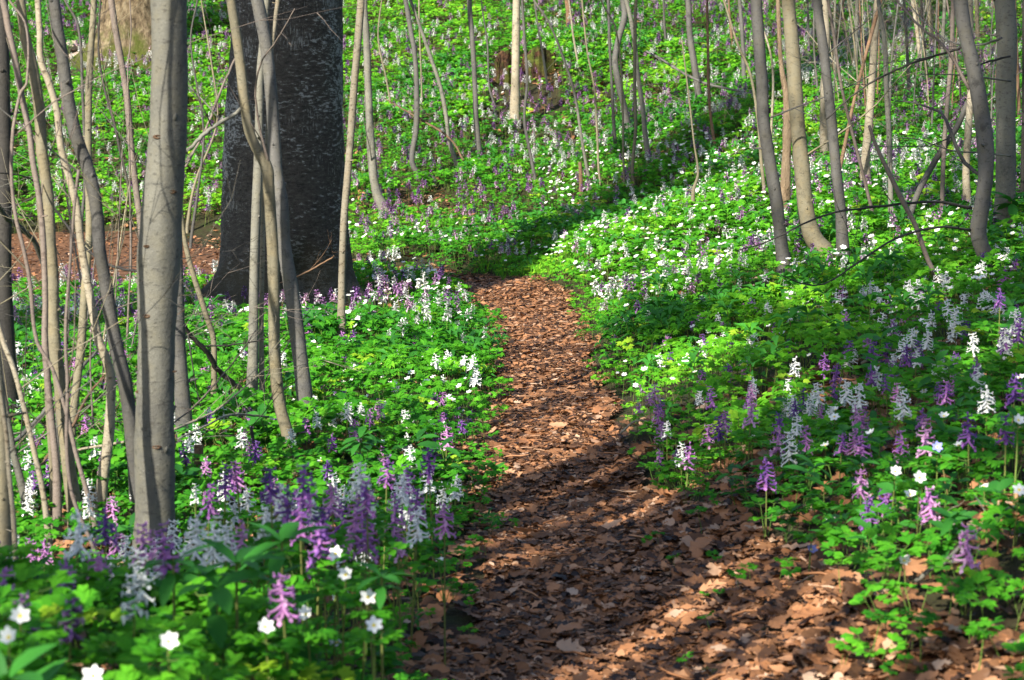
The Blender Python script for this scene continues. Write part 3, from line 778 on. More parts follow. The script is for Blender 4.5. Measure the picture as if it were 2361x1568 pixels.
def where(u, v, Y):
    if u < 1120:
        if Y < 4.6: return 'in the shaded left foreground'
        if u < 560: return 'among the slender trunks at the left'
        return 'on the green bank left of the path'
    if v > 1120: return 'in the leaf litter at the lower right'
    if v > 780: return 'in the shaded growth right of the path'
    return 'on the bank right of the path and its saplings'
KN = {'P': 'purple corydalis spike', 'W': 'white corydalis spike', 'A': 'white wood anemone star'}
stuff = MB()
for kind, sel in (('P', sel_p), ('W', sel_w), ('A', sel_a)):
    idx = np.where(sel)[0]; idx = idx[np.argsort(Y[idx])]
    ins = (u[idx] > 5) & (u[idx] < 2355) & (v[idx] < 1640)
    single = idx[ins][:270]; rest = np.setdiff1d(idx, single)
    for i, q in enumerate(single):
        sc_ = rnd(.65, 1.05) * (.85 if kind == 'A' else 1); w_ = near_of(u[q], v[q] - .12 * FPX / Y[q]); sw = 'small ' if sc_ < .78 else ('large ' if sc_ > .93 else '')
        flower(kind, X[q], Y[q], Z[q], rnd(.07, .115), sw + KN[kind] + ' ' + w_, sw + KN[kind] + 's ' + w_, sc_, Y[q] < 6.5, i)
    n = len(rest); pr_ = P_AN if kind == 'A' else P_SP
    A = scatter(pr_, np.stack([X[rest], Y[rest], Z[rest]], -1), rnd(.62, .95, n) if kind == 'A' else rnd(.75, 1.15, n), rnd(-.5, .5, n) if kind == 'A' else rnd(0, 6.28, n), rnd(-.1, .2, n), rnd(-.15, .15, n), rng.normal(0, .28, n), rng.integers(0, 8, n))
    nm = {'P': 'purple_corydalis_drift', 'W': 'white_corydalis_drift', 'A': 'wood_anemone_drift'}[kind]
    lab = {'P': 'drift of purple and lilac corydalis over the far hillside', 'W': 'drift of white corydalis over the far hillside', 'A': 'scattered small white anemones over the sunlit banks'}[kind]
    mats = [M_WHITE if kind != 'P' else M_PURPLE, M_STEM, M_YELLOW]
    tag(link(nm, mesh_np(nm, A[0], A[1], mats, A[2], A[3])), lab, 'flowers', kind='stuff')
# the big near flowers of the photograph: (kind, u, v of the middle of the flower, depth, label)
NEARF = [
    ('P', 240, 1205, 3.3, 'blurred purple spike leaning over the leaves, left of the thick pale trunk'), ('P', 325, 1262, 3.1, 'deep violet blurred spike in front of the foot of the thick pale trunk'),
    ('P', 135, 1330, 3.0, 'pinkish purple blurred spike near the lower left corner'), ('P', 12, 1370, 2.9, 'dark purple blurred spike cut by the left edge'),
    ('P', 62, 1420, 2.95, 'purple spike beside the one cut by the left edge'), ('P', 402, 1268, 3.3, 'purple spike just right of the thick pale trunk'),
    ('P', 640, 1110, 3.5, 'tall lilac spike standing highest of the foreground cluster'), ('P', 692, 1125, 3.45, 'dark violet spike second from left in the foreground cluster'),
    ('P', 722, 1245, 3.3, 'violet spike lowest in the foreground cluster, above a white star'), ('P', 672, 1370, 2.9, 'small lilac spike deep among leaves below the cluster'),
    ('P', 785, 1150, 3.9, 'lilac spike in the middle of the foreground cluster'), ('P', 812, 1210, 3.8, 'purple spike low in the middle of the foreground cluster'),
    ('P', 858, 1150, 3.6, 'magenta pink spike at the right of the foreground cluster'), ('P', 905, 1190, 4.2, 'dark purple spike just right of the magenta one'),
    ('P', 945, 1150, 4.3, 'pale violet spike between the cluster and the path'), ('P', 1025, 1195, 4.1, 'violet spike nearest the shaded left edge of the path'),
    ('P', 880, 1080, 4.6, 'purple spike behind the right end of the foreground cluster'),
    ('P', 670, 1175, 3.5, 'lilac spike low in the left of the foreground cluster'), ('P', 752, 1200, 3.5, 'violet spike between two lilac ones in the foreground cluster'),
    ('P', 700, 1195, 3.35, 'pale lilac spike lowest left in the foreground cluster'), ('P', 835, 1235, 3.7, 'purple spike under the magenta one'),
    ('W', 660, 1160, 3.6, 'white spike tucked behind the tall lilac one'), ('W', 910, 1130, 4.4, 'white spike above the dark purple one by the magenta spike'),
    ('P', 965, 1105, 4.6, 'lilac spike high between the cluster and the path'), ('P', 925, 1245, 4.0, 'violet spike low right of the cluster'),
    ('P', 512, 1110, 4.7, 'pinkish spike among leaves between the two thick trunks'), ('P', 560, 1090, 4.9, 'small pinkish spike beside the black stake'),
    ('P', 470, 1150, 4.4, 'crimson purple spike below the broken stub'), ('W', 745, 1180, 3.8, 'white spike peeping through the violet spikes'),
    ('P', 540, 1240, 3.5, 'lilac spike right of the larger blurred white one'), ('P', 225, 1310, 3.2, 'violet spike low between white and deep violet ones'),
    ('W', 520, 1250, 3.4, 'white spike third right of the thick pale trunk'), ('P', 1000, 1060, 4.9, 'violet spike near the shaded path edge, farther up'),
    ('W', 165, 1235, 3.2, 'blurred white spike left of the thick pale trunk'), ('W', 435, 1235, 3.4, 'blurred white spike right of the thick pale trunk'),
    ('W', 475, 1240, 3.3, 'larger blurred white spike, second right of the thick pale trunk'), ('W', 600, 1195, 3.6, 'blurred white spike left of the purple foreground cluster'),
    ('W', 330, 1325, 3.1, 'white spike low below the violet one at the thick trunk'), ('W', 818, 1095, 4.0, 'white spike rising behind the foreground cluster'),
    ('W', 830, 1140, 4.0, 'white spike in the heart of the foreground cluster'), ('W', 945, 1210, 4.2, 'white spike low right of the foreground cluster'),
    ('A', 766, 1275, 3.3, 'white anemone star right below the foreground cluster'), ('A', 781, 1322, 3.2, 'closed white anemone below the star under the cluster'),
    ('A', 822, 1372, 3.1, 'white anemone seen from the side, left of the path edge'), ('A', 626, 1443, 2.85, 'large open white anemone at the bottom left of centre'),
    ('A', 727, 1415, 2.95, 'cream white anemone cup between two larger stars'), ('A', 868, 1445, 2.9, 'large white anemone nearest the shaded path edge'),
    ('A', 380, 1475, 2.45, 'round white anemone alone among blurred leaves at the bottom left'), ('A', 208, 1552, 2.35, 'white anemone cut by the bottom edge'),
    ('A', 50, 1420, 2.5, 'white anemone near the left edge by a purple spike'), ('A', 18, 1468, 2.4, 'white anemone lowest at the left edge'),
    ('P', 1785, 1015, 5.2, 'purple spike at the left of the shaded right bank by two white ones'), ('P', 1768, 1095, 4.8, 'deep purple spike above the litter right of the path'),
    ('P', 1725, 950, 5.6, 'dark purple spike highest at the edge of the right bank'), ('P', 1672, 965, 5.7, 'short purple spike beside the highest dark one'),
    ('P', 1862, 1010, 5.1, 'dark purple spike amid the right bank growth'), ('P', 1972, 1010, 4.9, 'broad purple spike cluster in the middle of the right bank'),
    ('P', 1988, 1110, 4.3, 'pale pink spike above the violet ones at the lower right'), ('P', 1998, 1175, 4.1, 'violet spike among leaves at the lower right'),
    ('P', 2042, 1150, 4.2, 'slim blue violet spike beside the larger lower right one'), ('P', 2152, 1160, 3.8, 'large dark violet spike under a white anemone at the lower right'),
    ('P', 2238, 990, 4.3, 'dark violet spike left of the white star at the right edge'), ('P', 2330, 890, 4.6, 'mauve spike near the right edge above the white star'),
    ('P', 2320, 985, 4.2, 'magenta spike touching the right edge white star'), ('P', 2230, 1260, 3.7, 'thin purple spike low at the lower right'),
    ('P', 2345, 760, 5.4, 'tall mauve spike at the right edge'), ('P', 2305, 680, 6.0, 'purple clump of spikes near the curved grey trunk'),
    ('W', 1822, 1035, 5.1, 'white spike at the left of the shaded right bank'), ('W', 1895, 905, 5.7, 'bright white spike high on the shaded right bank'),
    ('W', 2105, 775, 6.4, 'large white spike above the right bank'), ('W', 2330, 740, 5.8, 'white spike near the right edge'),
    ('A', 2115, 1100, 3.9, 'open white anemone above the large dark violet spike'), ('A', 2052, 1088, 4.0, 'white anemone left of the one above the violet spike'),
    ('A', 2337, 1130, 3.7, 'white anemone star at the right edge, lower'), ('A', 2340, 970, 4.1, 'big white anemone at the right edge, upper'),
    ('A', 2092, 1292, 3.8, 'white anemone lowest at the lower right among leaves'),
    ('B', 1865, 1268, 4.4, 'small blue flower in the leaf litter'), ('B', 2162, 1030, 4.4, 'small blue flower on the right bank'),
]
for i, (k, uu_, vv_, D, lab) in enumerate(NEARF):
    Pc = at_depth(uu_, vv_, D); half = .03 if k in 'PW' else 0
    zg = float(grid_z(Pc[0], Pc[1])); h = Pc[2] - half - zg
    if h < .05:   # step back until the plant stands on its ground
        while h < .07 and D > 2: D -= .05; Pc = at_depth(uu_, vv_, D); zg = float(grid_z(Pc[0], Pc[1])); h = Pc[2] - half - zg
    h = min(h, .34)
    o = flower(k, Pc[0], Pc[1], Pc[2] - half - h, h, lab, None, rnd(.85, 1.1) if k in 'PW' else .78, True, i, True)


# broad-leaved herbs that stand out among the cut leaves
def herb_leaf(L, Wd):
    mb = MB(); lobe(mb, (np.zeros(3), np.array([1.0, 0, 0]), np.array([0, 1.0, 0]), np.array([0, 0, 1.0])), L, Wd, .22, .35, .45, 0, True); return mb.mesh("leaf", [M_DARKGREEN])
HERB_L = [herb_leaf(rnd(.07, .085), rnd(.02, .027)) for _ in range(4)]
for i, (uu_, vv_, D, ns_, lab) in enumerate([(650, 1250, 3.15, 1.15, 'blurred dark whorl of broad leaves under the tall lilac spike'), (545, 1300, 2.95, 1.1, 'dark broad leaved plant in front of the white foreground spikes'),
        (400, 1300, 2.9, 1.0, 'broad leaved plant right before the foot of the thick pale trunk'), (880, 1330, 3.1, .8, 'small broad leaved plant near the shaded path edge'), (2330, 560, 9.0, 2.0, 'dark leafy clump at the foot of the stout right edge trunk'),
        (1945, 575, 9.6, 1.3, 'dark leafy clump at the foot of the straight grey trunk'), (830, 1010, 6.0, 1.0, 'broad leaved plant on the sunlit left bank above the cluster'), (960, 800, 8.3, 1.2, 'broad leaved plant high on the sunlit left bank')]):
    Pc = at_depth(uu_, vv_, D); zg = float(grid_z(Pc[0], Pc[1])); h = Pc[2] - zg
    if h < .06: h = .10 * ns_
    o = empty("broad_leaved_herb", (Pc[0], Pc[1], zg)); st = link("stem", STEM_ME, o); st.scale = (.002, .002, h)
    for k in range(9):
        lf = link("leaf", HERB_L[k % 4], o, (0, 0, h - (.012 * (k // 5)))); lf.scale = (ns_ * .78,) * 3; lf.rotation_euler = (rnd(-.2, .2), rnd(-.75, .0) if k < 5 else rnd(-.1, .25), k * 1.35 + rnd(-.2, .2))
    tag(o, lab, 'plant')

# ------------------------------------------------------------------ trees
def branch_mesh(mb, start, direc, L, r, depth=2, up=.25, sides=5):
    n = max(4, int(L / .12)); n = min(n, 14)
    P = [np.array(start, float)]; d = np.array(direc, float); d /= np.linalg.norm(d)
    for i in range(n):
        d = d + rng.normal(0, .13, 3) + np.array([0, 0, up * .12]); d /= np.linalg.norm(d); P.append(P[-1] + d * L / n)
    P = np.array(P); rad = r * np.linspace(1, .3, n + 1)
    V, F = tube(P, rad, sides, True); mb.add(V, F, 0, .5)
    if depth > 0:
        for k in range(rng.integers(2, 5)):
            i = rng.integers(1, n); t = P[i] - P[i - 1]; t /= np.linalg.norm(t)
            dd = t + rng.normal(0, .65, 3); branch_mesh(mb, P[i], dd, L * rnd(.25, .55), max(rad[i] * .55, .0008), depth - 1, up, 4)
TREES = []
def smooth_noise(n, k):
    m = n // k + 3; a = rng.normal(0, 1, (m, 3)); x = np.arange(n) / k
    return np.stack([np.interp(x, range(m), a[:, c]) for c in range(3)], -1)
def tree(bk, label, pts, lean=0.0, top=None, group=None, name='sapling', cat='young tree', nb=2, twigs=1, sides=14, extend=True, cut=False, group_=None, wob=.012):
    """pts: (u, v, width) from top to foot, in photograph pixels of the 2361-wide grid"""
    pts = sorted(pts, key=lambda q: -q[1])
    b = hit(pts[0][0], pts[0][1]); b = hit(pts[0][0], pts[0][1] + (.025 if cut else .05) * FPX / b[1])
    root = empty(name, (b[0], b[1], float(grid_z(b[0], b[1]))))
    O = np.array(root.location)
    P, Rd = [], []
    for (uu_, vv_, w) in pts:
        q = at_Y(uu_, vv_, b[1] + lean * (pts[0][1] - vv_) / FPX * b[1])
        P.append(q); Rd.append(w / 2 / FPX * q[1])
    if not cut:
        P = [P[0] + np.array([0, 0, -.12]) - (P[1] - P[0]) * .02] + P; Rd = [Rd[0] * 1.5, Rd[0] * 1.14] + Rd[1:]
    else:
        P = [P[0] + np.array([0, 0, -.06])] + P; Rd = [Rd[0]] + Rd
    nvis = len(P)
    if extend:
        d = P[-1] - P[-2]; d /= np.linalg.norm(d); h = top or rnd(3.2, 5.5); steps = 6; cur = P[-1]; r0 = Rd[-1]
        for k in range(steps):
            d = d + rng.normal(0, .05, 3) + np.array([0, 0, .12]); d /= np.linalg.norm(d); cur = cur + d * (h / steps); P.append(cur); Rd.append(r0 * (1 - .8 * (k + 1) / steps))
    PP = spline(np.array(P), 6); RR = np.interp(np.linspace(0, len(Rd) - 1, len(PP)), range(len(Rd)), Rd)
    # gentle irregularity of real stems: slow wander and swollen nodes
    k = np.arange(len(PP)); RR = RR * (1 + .035 * smooth_noise(len(PP), 5)[:, 0] + .012 * rng.normal(size=len(PP)))
    wmask = np.linspace(0, 1, len(PP))[:, None].clip(0, .3) / .3
    PP = PP + smooth_noise(len(PP), 6) * np.minimum(RR[:, None] * .2, .0022) * wmask
    V, F = tube(PP - O, RR, sides, True, wob)
    mb = MB(); mb.add(V, F, 0, .5)
    seg = np.linalg.norm(np.diff(PP, axis=0), axis=1); nvr = int(len(PP) * nvis / len(P))
    if sides >= 14:
        for q in range(9):        # bud scars and short dead stubs
            i = rng.integers(3, max(5, nvr)); i = min(i, len(PP) - 2); a = rnd(0, 6.28); t = PP[i + 1] - PP[i - 1]; t /= np.linalg.norm(t)
            e1 = np.cross(t, [0, 1, 0]); e1 /= np.linalg.norm(e1); e2 = np.cross(t, e1); dd = e1 * math.cos(a) + e2 * math.sin(a); rr_ = RR[i]
            k_ = min(rr_ * rnd(.16, .30), .0042); L = rr_ + (rnd(.002, .005) if rng.random() < .8 else rnd(.012, .04))
            Vs, Fs = tube([PP[i] - O + dd * rr_ * .5, PP[i] - O + dd * rr_ * .98 + t * rr_ * .1, PP[i] - O + dd * L + t * rr_ * .35], [k_ * 1.7, k_ * 1.2, k_ * .6], 6, True, .08); mb.add(Vs, Fs, 0, .5)
    link("trunk", mb.mesh("trunk", [BARK[bk] if isinstance(bk, str) else bk]), root)
    bm_ = BARK[bk] if isinstance(bk, str) else bk
    nv = int(len(PP) * nvis / len(P))
    for q in range(twigs):
        i = rng.integers(max(2, nv // 3), max(nv, nv // 3 + 3)); mb = MB()
        a = rnd(0, 6.28); L = rnd(.25, .8)
        branch_mesh(mb, PP[min(i, len(PP) - 1)] - O, (math.cos(a), math.sin(a) * .5, rnd(.3, 1.0)), L, max(RR[min(i, len(RR) - 1)] * .16, .0016), 2)
        link("branch", mb.mesh("branch", [bm_]), root)
    if extend:
        for q in range(nb):
            i = rng.integers(nv, len(PP) - 1); mb = MB(); a = rnd(0, 6.28)
            branch_mesh(mb, PP[i] - O, (math.cos(a), math.sin(a), rnd(.5, 1.3)), rnd(.7, 1.6), RR[i] * .45, 2)
            link("branch", mb.mesh("branch", [bm_]), root)
    tag(root, label, cat, group_)
    TREES.append((root, PP, RR)); return root, PP, RR
def ribbon(pts, Y, root, bk, O=None, name='branch', fine=True, side=0):
    """a traced limb: (u, v, width) at world depth Y (number or list)"""
    n = len(pts); Ys = np.interp(np.linspace(0, 1, n), np.linspace(0, 1, len(np.atleast_1d(Y))), np.atleast_1d(Y))
    P = [at_Y(a, b_, yy) for (a, b_, w), yy in zip(pts, Ys)]; Rd = [w * .4 / FPX * yy for (a, b_, w), yy in zip(pts, Ys)]
    PP = spline(P, 5); RR = np.interp(np.linspace(0, n - 1, len(PP)), range(n), Rd)
    PP = PP + rng.normal(0, 1, PP.shape) * RR[:, None] * .2
    mb = MB(); V, F = tube(PP - O, RR * (1 + .06 * rng.normal(size=len(PP))), 7, True, .03); mb.add(V, F, 0, .5)
    if fine:
        for k in range(fine if fine is not True else 3):
            i = rng.integers(2, len(PP) - 2); t = PP[i + 1] - PP[i]; t /= np.linalg.norm(t)
            branch_mesh(mb, PP[i] - O, t + rng.normal(0, .6, 3), rnd(.12, .45), max(RR[i] * .4, .001), 1)
    return link(name, mb.mesh(name, [BARK[bk]]), root)

G1 = 'slender trunks crowding the left side'
G2 = 'saplings behind the beech on the far slope'
G3 = 'saplings on the right bank'
main, mPP, mRR = tree('grey', 'thick pale grey smooth trunk in the left foreground, the thickest of the sapling trunks', [(392, 0, 83), (389, 150, 82), (387, 300, 82), (378, 450, 86), (369, 600, 90), (361, 784, 88), (356, 984, 92), (356, 1150, 93), (358, 1275, 100)],
     name='young_beech', cat='tree', sides=28, top=7, nb=5, twigs=0)
O = np.array(main.location)
for (ku, kv, kw) in ((370, 315, 24), (403, 441, 20), (345, 565, 16), (345, 725, 20), (368, 1024, 22), (322, 900, 14), (405, 855, 10)):
    yy = mPP[np.argmin(np.abs(mPP[:, 2] - at_Y(ku, kv, main.location.y)[2]))]; r = mRR[np.argmin(np.abs(mPP[:, 2] - at_Y(ku, kv, main.location.y)[2]))]
    q = at_Y(ku, kv, main.location.y); dx = q[0] - yy[0]; dx = np.clip(dx, -.95 * r, .95 * r); q[1] = yy[1] - math.sqrt(max(r * r - dx * dx, 0)); a_ = kw / 2 / FPX * 5
    th = np.linspace(0, 6.283, 13)[:-1]; mb = MB(); rings = []
    for rr_, dp in ((1.0, .002), (.8, -.0035), (.45, -.002), (.15, .001)):
        rings.append(np.stack([q[0] - O[0] + np.cos(th) * a_ * rr_, q[1] - O[1] + dp + np.abs(np.cos(th)) ** 2 * a_ * rr_ * .15, q[2] - O[2] + np.sin(th) * a_ * .42 * rr_], -1))
    Vv = np.concatenate(rings); Ff = [(r_i * 12 + j, r_i * 12 + (j + 1) % 12, (r_i + 1) * 12 + (j + 1) % 12) for r_i in range(3) for j in range(12)] + [(r_i * 12 + j, (r_i + 1) * 12 + (j + 1) % 12, (r_i + 1) * 12 + j) for r_i in range(3) for j in range(12)]
    mb.add(Vv, Ff); link("knot", mb.mesh("knot", [M_KNOT]), main)

T = tree
T('black', 'dark rough trunk cut by the left edge of the picture', [(2, 0, 34), (6, 200, 34), (8, 400, 34), (8, 640, 36), (12, 800, 46), (14, 965, 62)], name='tree', cat='tree', twigs=1)
T('pink', 'pinkish slender trunk leaning in from the upper left corner', [(7, 0, 15), (22, 65, 15), (37, 150, 15), (50, 225, 14), (67, 300, 14), (77, 375, 14), (90, 450, 13), (97, 525, 13), (102, 600, 13), (102, 700, 14), (102, 784, 15), (115, 934, 17), (130, 1084, 18), (132, 1205, 20)], group_=G1)
T('olive', 'straight olive trunk, sunlit, third from the left edge at the top', [(44, 0, 22), (54, 75, 23), (75, 150, 25), (87, 250, 26), (97, 350, 26), (107, 450, 27), (115, 550, 27), (120, 650, 28), (125, 725, 28), (130, 800, 29), (140, 900, 30), (148, 984, 31), (160, 1084, 32), (174, 1195, 34)], group_=G1, sides=18)
T('cream', 'blotched cream trunk with a kink near its top and wavy speckled foot', [(87, 0, 14), (91, 75, 14), (95, 140, 14), (115, 195, 17), (132, 260, 16), (142, 340, 16), (160, 410, 16), (177, 475, 17), (187, 550, 18), (197, 625, 19), (210, 700, 20), (228, 784, 21), (243, 820, 22), (254, 870, 22), (255, 940, 23), (251, 1009, 24), (240, 1084, 25), (232, 1160, 27)], group_=G1, sides=18)
T('dark', 'dark grey trunk bending right to meet the thick trunk at its foot', [(120, 0, 26), (132, 60, 27), (145, 150, 29), (160, 240, 30), (175, 310, 30), (200, 385, 31), (216, 430, 30), (222, 500, 28), (231, 575, 29), (241, 650, 30), (256, 725, 31), (268, 800, 32), (290, 890, 33), (303, 984, 34), (313, 1084, 35), (320, 1185, 37)], group_=G1, sides=18)
T('olive', 'slim upright olive trunk running straight down between two bent ones', [(217, 0, 15), (212, 100, 15), (206, 200, 16), (204, 300, 16), (205, 400, 17), (206, 500, 17), (202, 575, 17), (197, 650, 18), (192, 725, 19), (187, 800, 20), (180, 870, 20), (170, 959, 20), (160, 1060, 22)], group_=G1)
T('pink', 'tan trunk slanting down right until it slips behind the thick trunk', [(257, 0, 15), (267, 75, 15), (280, 150, 15), (294, 225, 15), (302, 325, 15), (312, 425, 15), (322, 500, 15), (334, 600, 16), (342, 690, 17)], group_=G1)
T('dark', 'dark trunk half hidden behind the right side of the thick trunk', [(396, 0, 26), (398, 250, 28), (402, 500, 30), (408, 700, 32), (413, 800, 33), (419, 900, 35), (428, 1034, 40)], group_=G1, sides=16)
T('olive', 'thin curved stem right of the thick trunk, sweeping right at the beech foot', [(402, 250, 8), (408, 350, 9), (413, 440, 10), (421, 520, 11), (430, 585, 12), (450, 650, 13), (475, 725, 13), (492, 784, 13), (494, 870, 14), (493, 962, 15)], group_=G1)
T('pink', 'thin reddish stem zigzagging down the far left', [(22, 0, 5), (60, 60, 5), (62, 190, 6), (47, 215, 7), (33, 300, 8), (26, 400, 8), (36, 500, 9), (55, 575, 9), (70, 650, 10), (85, 784, 9), (120, 849, 9), (150, 944, 10), (177, 1050, 10), (203, 1145, 11), (220, 1225, 12)], group_=G1)
T('cream', 'orange tan stem slanting from the left edge to the ground', [(-20, 700, 12), (8, 790, 12), (30, 849, 12), (50, 924, 12), (65, 984, 13), (78, 1040, 13), (95, 1115, 14), (105, 1180, 14), (113, 1255, 15)], group_=G1)
T('pink', 'thin purplish stem with a forked top rising before the slim olive trunk', [(182, 390, 7), (172, 475, 7), (162, 600, 7), (153, 725, 8), (152, 800, 8), (157, 884, 9), (155, 1034, 9), (166, 1134, 9), (190, 1205, 9), (222, 1285, 10)], group_=G1, extend=False)
T('olive', 'blurred beige trunk at the left edge, low, nearest of all', [(-22, 700, 24), (-8, 850, 26), (3, 984, 28), (9, 1084, 30), (12, 1184, 32), (14, 1340, 34)], group_=G1, sides=16)
T('cream', 'narrow tan stem right beside the beige trunk at the left edge', [(-12, 784, 9), (0, 900, 10), (13, 1000, 11), (22, 1100, 12), (32, 1200, 12), (40, 1365, 13)], group_=G1)
T('grey', 'grey brown leaning trunk behind the orange tan stem', [(-5, 850, 15), (10, 934, 17), (30, 1034, 18), (48, 1110, 19), (66, 1205, 20)], group_=G1)
T('pink', 'very thin pale stem crossing before the tan slanting trunk', [(300, 0, 3), (302, 75, 3), (295, 160, 3), (298, 300, 4), (300, 460, 5), (301, 600, 5), (296, 700, 5), (292, 830, 6)], group_=G1)
T('black', 'thin black stem arcing down left of the thick trunk', [(232, 0, 4), (228, 120, 5), (240, 200, 6), (262, 280, 6), (280, 360, 6), (296, 430, 6), (302, 520, 6), (300, 640, 7)], group_=G1)
T('olive', 'slim pale stem at the very left between two darker trunks', [(60, 250, 6), (92, 500, 7), (98, 600, 8), (104, 700, 10), (108, 900, 11), (118, 1050, 12), (122, 1190, 13)], group_=G1)
c0, cP, cR = T('olive', 'sunlit olive trunk with an elbow, in front of the beech', [(534, 0, 22), (545, 75, 23), (555, 150, 23), (562, 225, 23), (575, 300, 24), (592, 345, 24), (618, 388, 28), (621, 430, 26), (627, 500, 27), (631, 600, 28), (632, 700, 28), (635, 800, 28), (638, 884, 29), (646, 940, 29), (660, 990, 30), (674, 1065, 33)], sides=20, group_='stems in front of the old beech', twigs=0)
T('dark', 'smooth blue grey trunk running straight down before the beech', [(596, 0, 30), (611, 100, 30), (622, 200, 29), (630, 300, 29), (638, 400, 30), (646, 460, 31), (656, 560, 32), (670, 660, 33), (684, 770, 35), (696, 859, 37), (703, 924, 38), (704, 985, 42)], sides=20, group_='stems in front of the old beech', twigs=0)
T('grey', 'grey trunk left of the elbowed one, straight and shaded', [(602, 120, 17), (600, 200, 18), (596, 300, 20), (592, 400, 22), (589, 500, 22), (587, 600, 22), (585, 700, 23), (583, 800, 24), (580, 955, 26)], sides=16, group_='stems in front of the old beech', twigs=0)
T('cream', 'narrow bright cream stem just behind the elbowed trunk', [(642, 0, 10), (633, 50, 10), (625, 125, 10), (615, 300, 10), (608, 425, 11), (604, 600, 11), (602, 784, 12), (606, 948, 13)], group_='stems in front of the old beech', twigs=0)
T('cream', 'tall pale cream trunk along the right edge of the beech, standing on the bank', [(831, 0, 17), (825, 100, 18), (816, 225, 18), (810, 310, 17), (802, 400, 17), (793, 500, 17), (788, 600, 17), (787, 700, 17), (787, 792, 19)], sides=16, twigs=0)
T('grey', 'grey brown trunk right of the pale cream one, foot swept right', [(838, 0, 15), (845, 100, 16), (849, 200, 17), (853, 300, 18), (861, 400, 20), (870, 450, 22), (888, 492, 26)], sides=16, group_=G2)
T('dark', 'hook footed grey sapling whose base curls right along the ground', [(935, 0, 11), (948, 75, 12), (958, 125, 12), (962, 225, 13), (960, 300, 13), (950, 370, 13), (962, 397, 12), (998, 412, 12)], group_=G2)
T('grey', 'slim leaning sapling next to the hook footed one', [(945, 0, 7), (970, 65, 8), (990, 125, 9), (1015, 200, 9), (1030, 275, 10), (1036, 325, 10), (1056, 392, 10)], group_=G2)
T('dark', 'straight dark sapling left of the old stump, alone on the slope', [(1083, 0, 11), (1090, 100, 12), (1095, 200, 12), (1098, 275, 13), (1106, 368, 13)], group_=G2, twigs=0)
T('cream', 'bright cream trunk standing just in front of the old stump', [(1191, -5, 18), (1190, 100, 19), (1188, 200, 20), (1186, 288, 24)], sides=16, group_=G2, twigs=0)
T('dark', 'wavy dark stem right of the cream trunk at the stump', [(1203, 0, 6), (1210, 100, 7), (1215, 190, 7), (1208, 275, 7), (1220, 340, 8), (1236, 432, 8)], group_=G2)
T('grey', 'thin stem slanting across the slope right of the stump', [(1230, 0, 5), (1265, 50, 5), (1300, 135, 6), (1325, 215, 6), (1340, 310, 7), (1350, 375, 7), (1361, 428, 8)], group_=G2)
T('olive', 'hair thin upright shoot left of the paired saplings', [(1342, 0, 4), (1346, 50, 4), (1355, 125, 4), (1370, 200, 4), (1377, 300, 5), (1380, 390, 5), (1386, 440, 5)], group_=G2, twigs=0)
T('dark', 'thin dark stem next to a thicker s shaped sapling', [(1402, 0, 7), (1405, 100, 7), (1411, 200, 7), (1416, 300, 8), (1421, 362, 8)], group_=G2, twigs=0)
T('dark', 's shaped dark sapling at the top centre right', [(1435, 0, 14), (1439, 40, 14), (1426, 90, 14), (1418, 140, 14), (1428, 200, 15), (1440, 250, 15), (1451, 322, 16)], group_=G2)
T('grey', 'grey sapling crossing just right of the s shaped one', [(1445, 0, 10), (1460, 75, 10), (1470, 175, 11), (1482, 250, 11), (1488, 310, 12), (1498, 388, 12)], group_=G2)
T('olive', 'pale upright sapling with a node near its top, ending low on the bank', [(1467, 0, 8), (1465, 100, 8), (1464, 200, 8), (1465, 300, 8), (1458, 390, 8), (1462, 432, 9)], group_=G2)
T('olive', 'thin green brown shoot standing left of the pale noded sapling', [(1395, 20, 4), (1418, 60, 4), (1432, 150, 4), (1436, 260, 5), (1438, 380, 5), (1441, 452, 5)], group_=G2, twigs=0)
T('dark', 'grey sapling ending in a tuft of purple flowers near the top', [(1588, 0, 14), (1590, 75, 14), (1600, 140, 15), (1610, 210, 16), (1613, 250, 18)], group_=G2)
T('brown', 'brown pencil thin stem above the sunny bank', [(1630, 0, 6), (1633, 100, 6), (1635, 225, 7), (1642, 290, 7), (1651, 358, 8)], group_=G2)
T('olive', 'crooked pale twig shooting up from a bent root on the sunny bank', [(1572, 90, 3), (1590, 240, 4), (1600, 330, 4), (1609, 400, 6), (1598, 440, 9), (1598, 490, 11)], group_=G2, extend=False)
T('olive', 'thin pale stem leaning toward the dark grey trunk on the right bank', [(1675, 20, 5), (1700, 100, 6), (1730, 170, 6), (1748, 290, 7), (1755, 370, 8), (1764, 460, 8)], group_=G3)
# small far saplings at the top centre
T('brown', 'short thick brown stem at the top edge right of the stump', [(1309, 0, 14), (1311, 30, 13), (1312, 58, 13)], group_=G2, twigs=0)
T('cream', 'thin forked cream stem below the short brown one', [(1316, 30, 4), (1322, 80, 5), (1330, 130, 5), (1336, 160, 6)], group_=G2, twigs=0)

